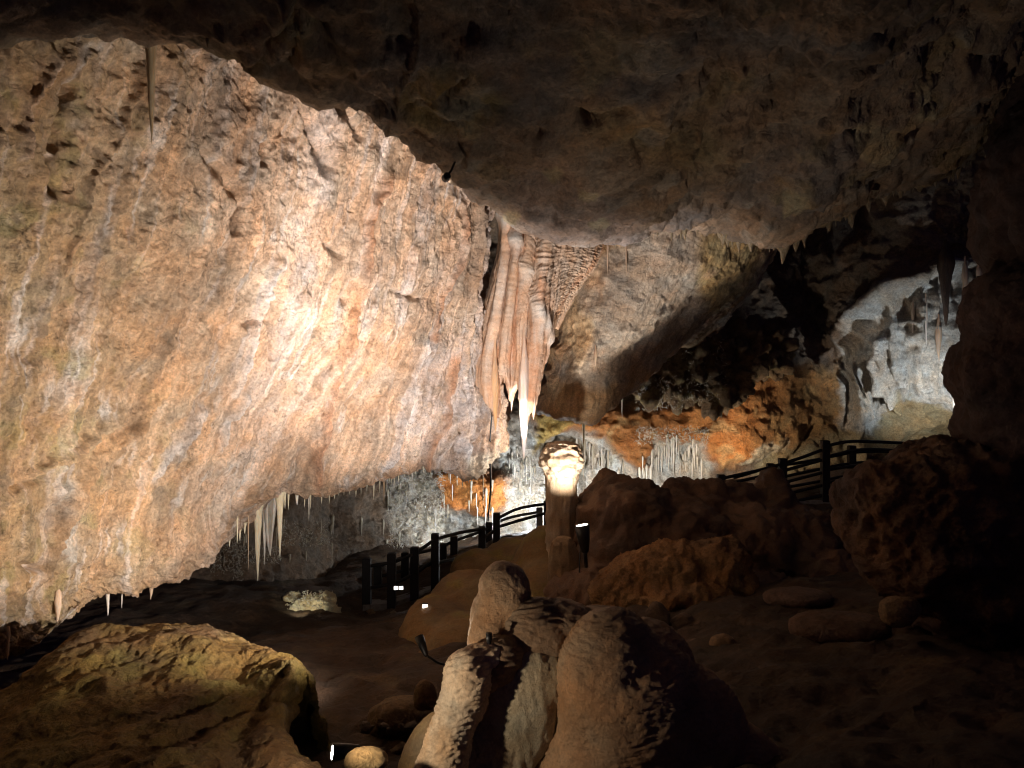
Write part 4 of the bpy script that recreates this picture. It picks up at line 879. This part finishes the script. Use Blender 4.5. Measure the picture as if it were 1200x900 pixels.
# lamp behind the rock peaks, half covered by an added unseen blocker that shapes the slanting shade on the middle wall
def shield(lp, sd, fill, seed, label):
    e3 = [(q-lp)/np.linalg.norm(q-lp) for q in (at(690,450,15.4), at(765,412,15.6), at(875,368,16.3))]
    ax = np.cross(e3[1]-e3[0], e3[2]-e3[0]); ax /= np.linalg.norm(ax); ax = ax if ax[1] > 0 else -ax
    sn = math.sqrt(1-float(ax@e3[0])**2); c_ = lp+ax*sd
    rp = sn*sd*F/c_[1]; x_, y_ = 600+c_[0]/c_[1]*F, 450-(c_[2]-EYE)/c_[1]*F
    lump_thing('stone', [('e', x_, y_, c_[1], rp*fill, rp*fill, sn*sd*fill), ('e', x_+rp*.5, y_+rp*.8, c_[1]+.05, rp*.9, rp*.7, sn*sd*.8)], .022, M_floor, label, 'rock', craggy(seed, .02), flatc((.2, .13, .08), (.16, .1, .07), seed+1, 3))  # added light blocker in stone form, sized to the wanted shade edge
lp = at(712,606,14.2)
shield(lp, .36, 1.14, 402, 'added dark light blocker hidden behind the jagged rock peaks, shading a lamp')
shield(at(560,790,8.3), .5, 1.12, 412, 'added unseen brown light blocker beside the floor lamp behind the thumb shaped knob')  # unseen blocker added to keep the main flood off the lower middle wall
spot(lp, at(750,330,14.2), 560, 165, .2, (1, .86, .72), .008)
point(at(614,606,19.1), 230, COOL)
spot(at(760,604,17.9), at(740,500,20), 260, 120, .8, NEUT)
spot(at(860,562,18.4), at(890,490,20.8), 150, 130, .8, WARM)
spot(at(1116,515,17.7), at(1062,410,20.4), 270, 96, .7, (.93, .97, 1))
spot(at(348,716,13.0), at(356,700,14.2), 26, 60, .7, (1, .93, .7))
spot(at(266,694,14.5), at(262,645,15.7), 16, 74, .9, COOL)
spot(at(512,648,18.3), at(500,590,20), 170, 100, .8, COOL)
spot(at(345,846,4.6), at(640,800,5.7), 52, 90, .9, (1, .80, .59), .03)
spot(at(850,735,7.6), at(740,225,8.6), 140, 116, 1, (1, .83, .66), .05)  # added fill light to brighten the dim ceiling, no fixture here
spot(at(502,738,6.25), at(575,720,5.8), 7, 70, .8, (1, .82, .6), .02)
spot(at(386,882,5.27), at(200,860,6), 13, 130, 1, WARM, .03)
point(at(588,428,13.2), 1.5, COOL, .03)

w = bpy.data.worlds.new('World'); sc.world = w; w.use_nodes = True
bg = w.node_tree.nodes['Background']; bg.inputs[0].default_value = (.24, .19, .56, 1); bg.inputs[1].default_value = .042

# ================================================================== CAMERA
cam = bpy.data.cameras.new('camera'); co = bpy.data.objects.new('camera', cam); COL.objects.link(co)
co.location = (0, 0, EYE); co.rotation_euler = (math.radians(90), 0, 0)
cam.sensor_width = 36; cam.lens = 36*F/1200; cam.clip_end = 200; cam.clip_start = .05
sc.camera = co
sc.view_settings.view_transform = 'Standard'; sc.view_settings.look = 'None'; sc.view_settings.exposure = .2; sc.view_settings.gamma = 1
sc.render.engine = 'CYCLES'
cy = sc.cycles; cy.use_denoising = True; cy.max_bounces = 6; cy.diffuse_bounces = 5; cy.glossy_bounces = 2; cy.sample_clamp_indirect = 4; cy.use_adaptive_sampling = True; cy.adaptive_threshold = .02; cy.filter_width = 1.05
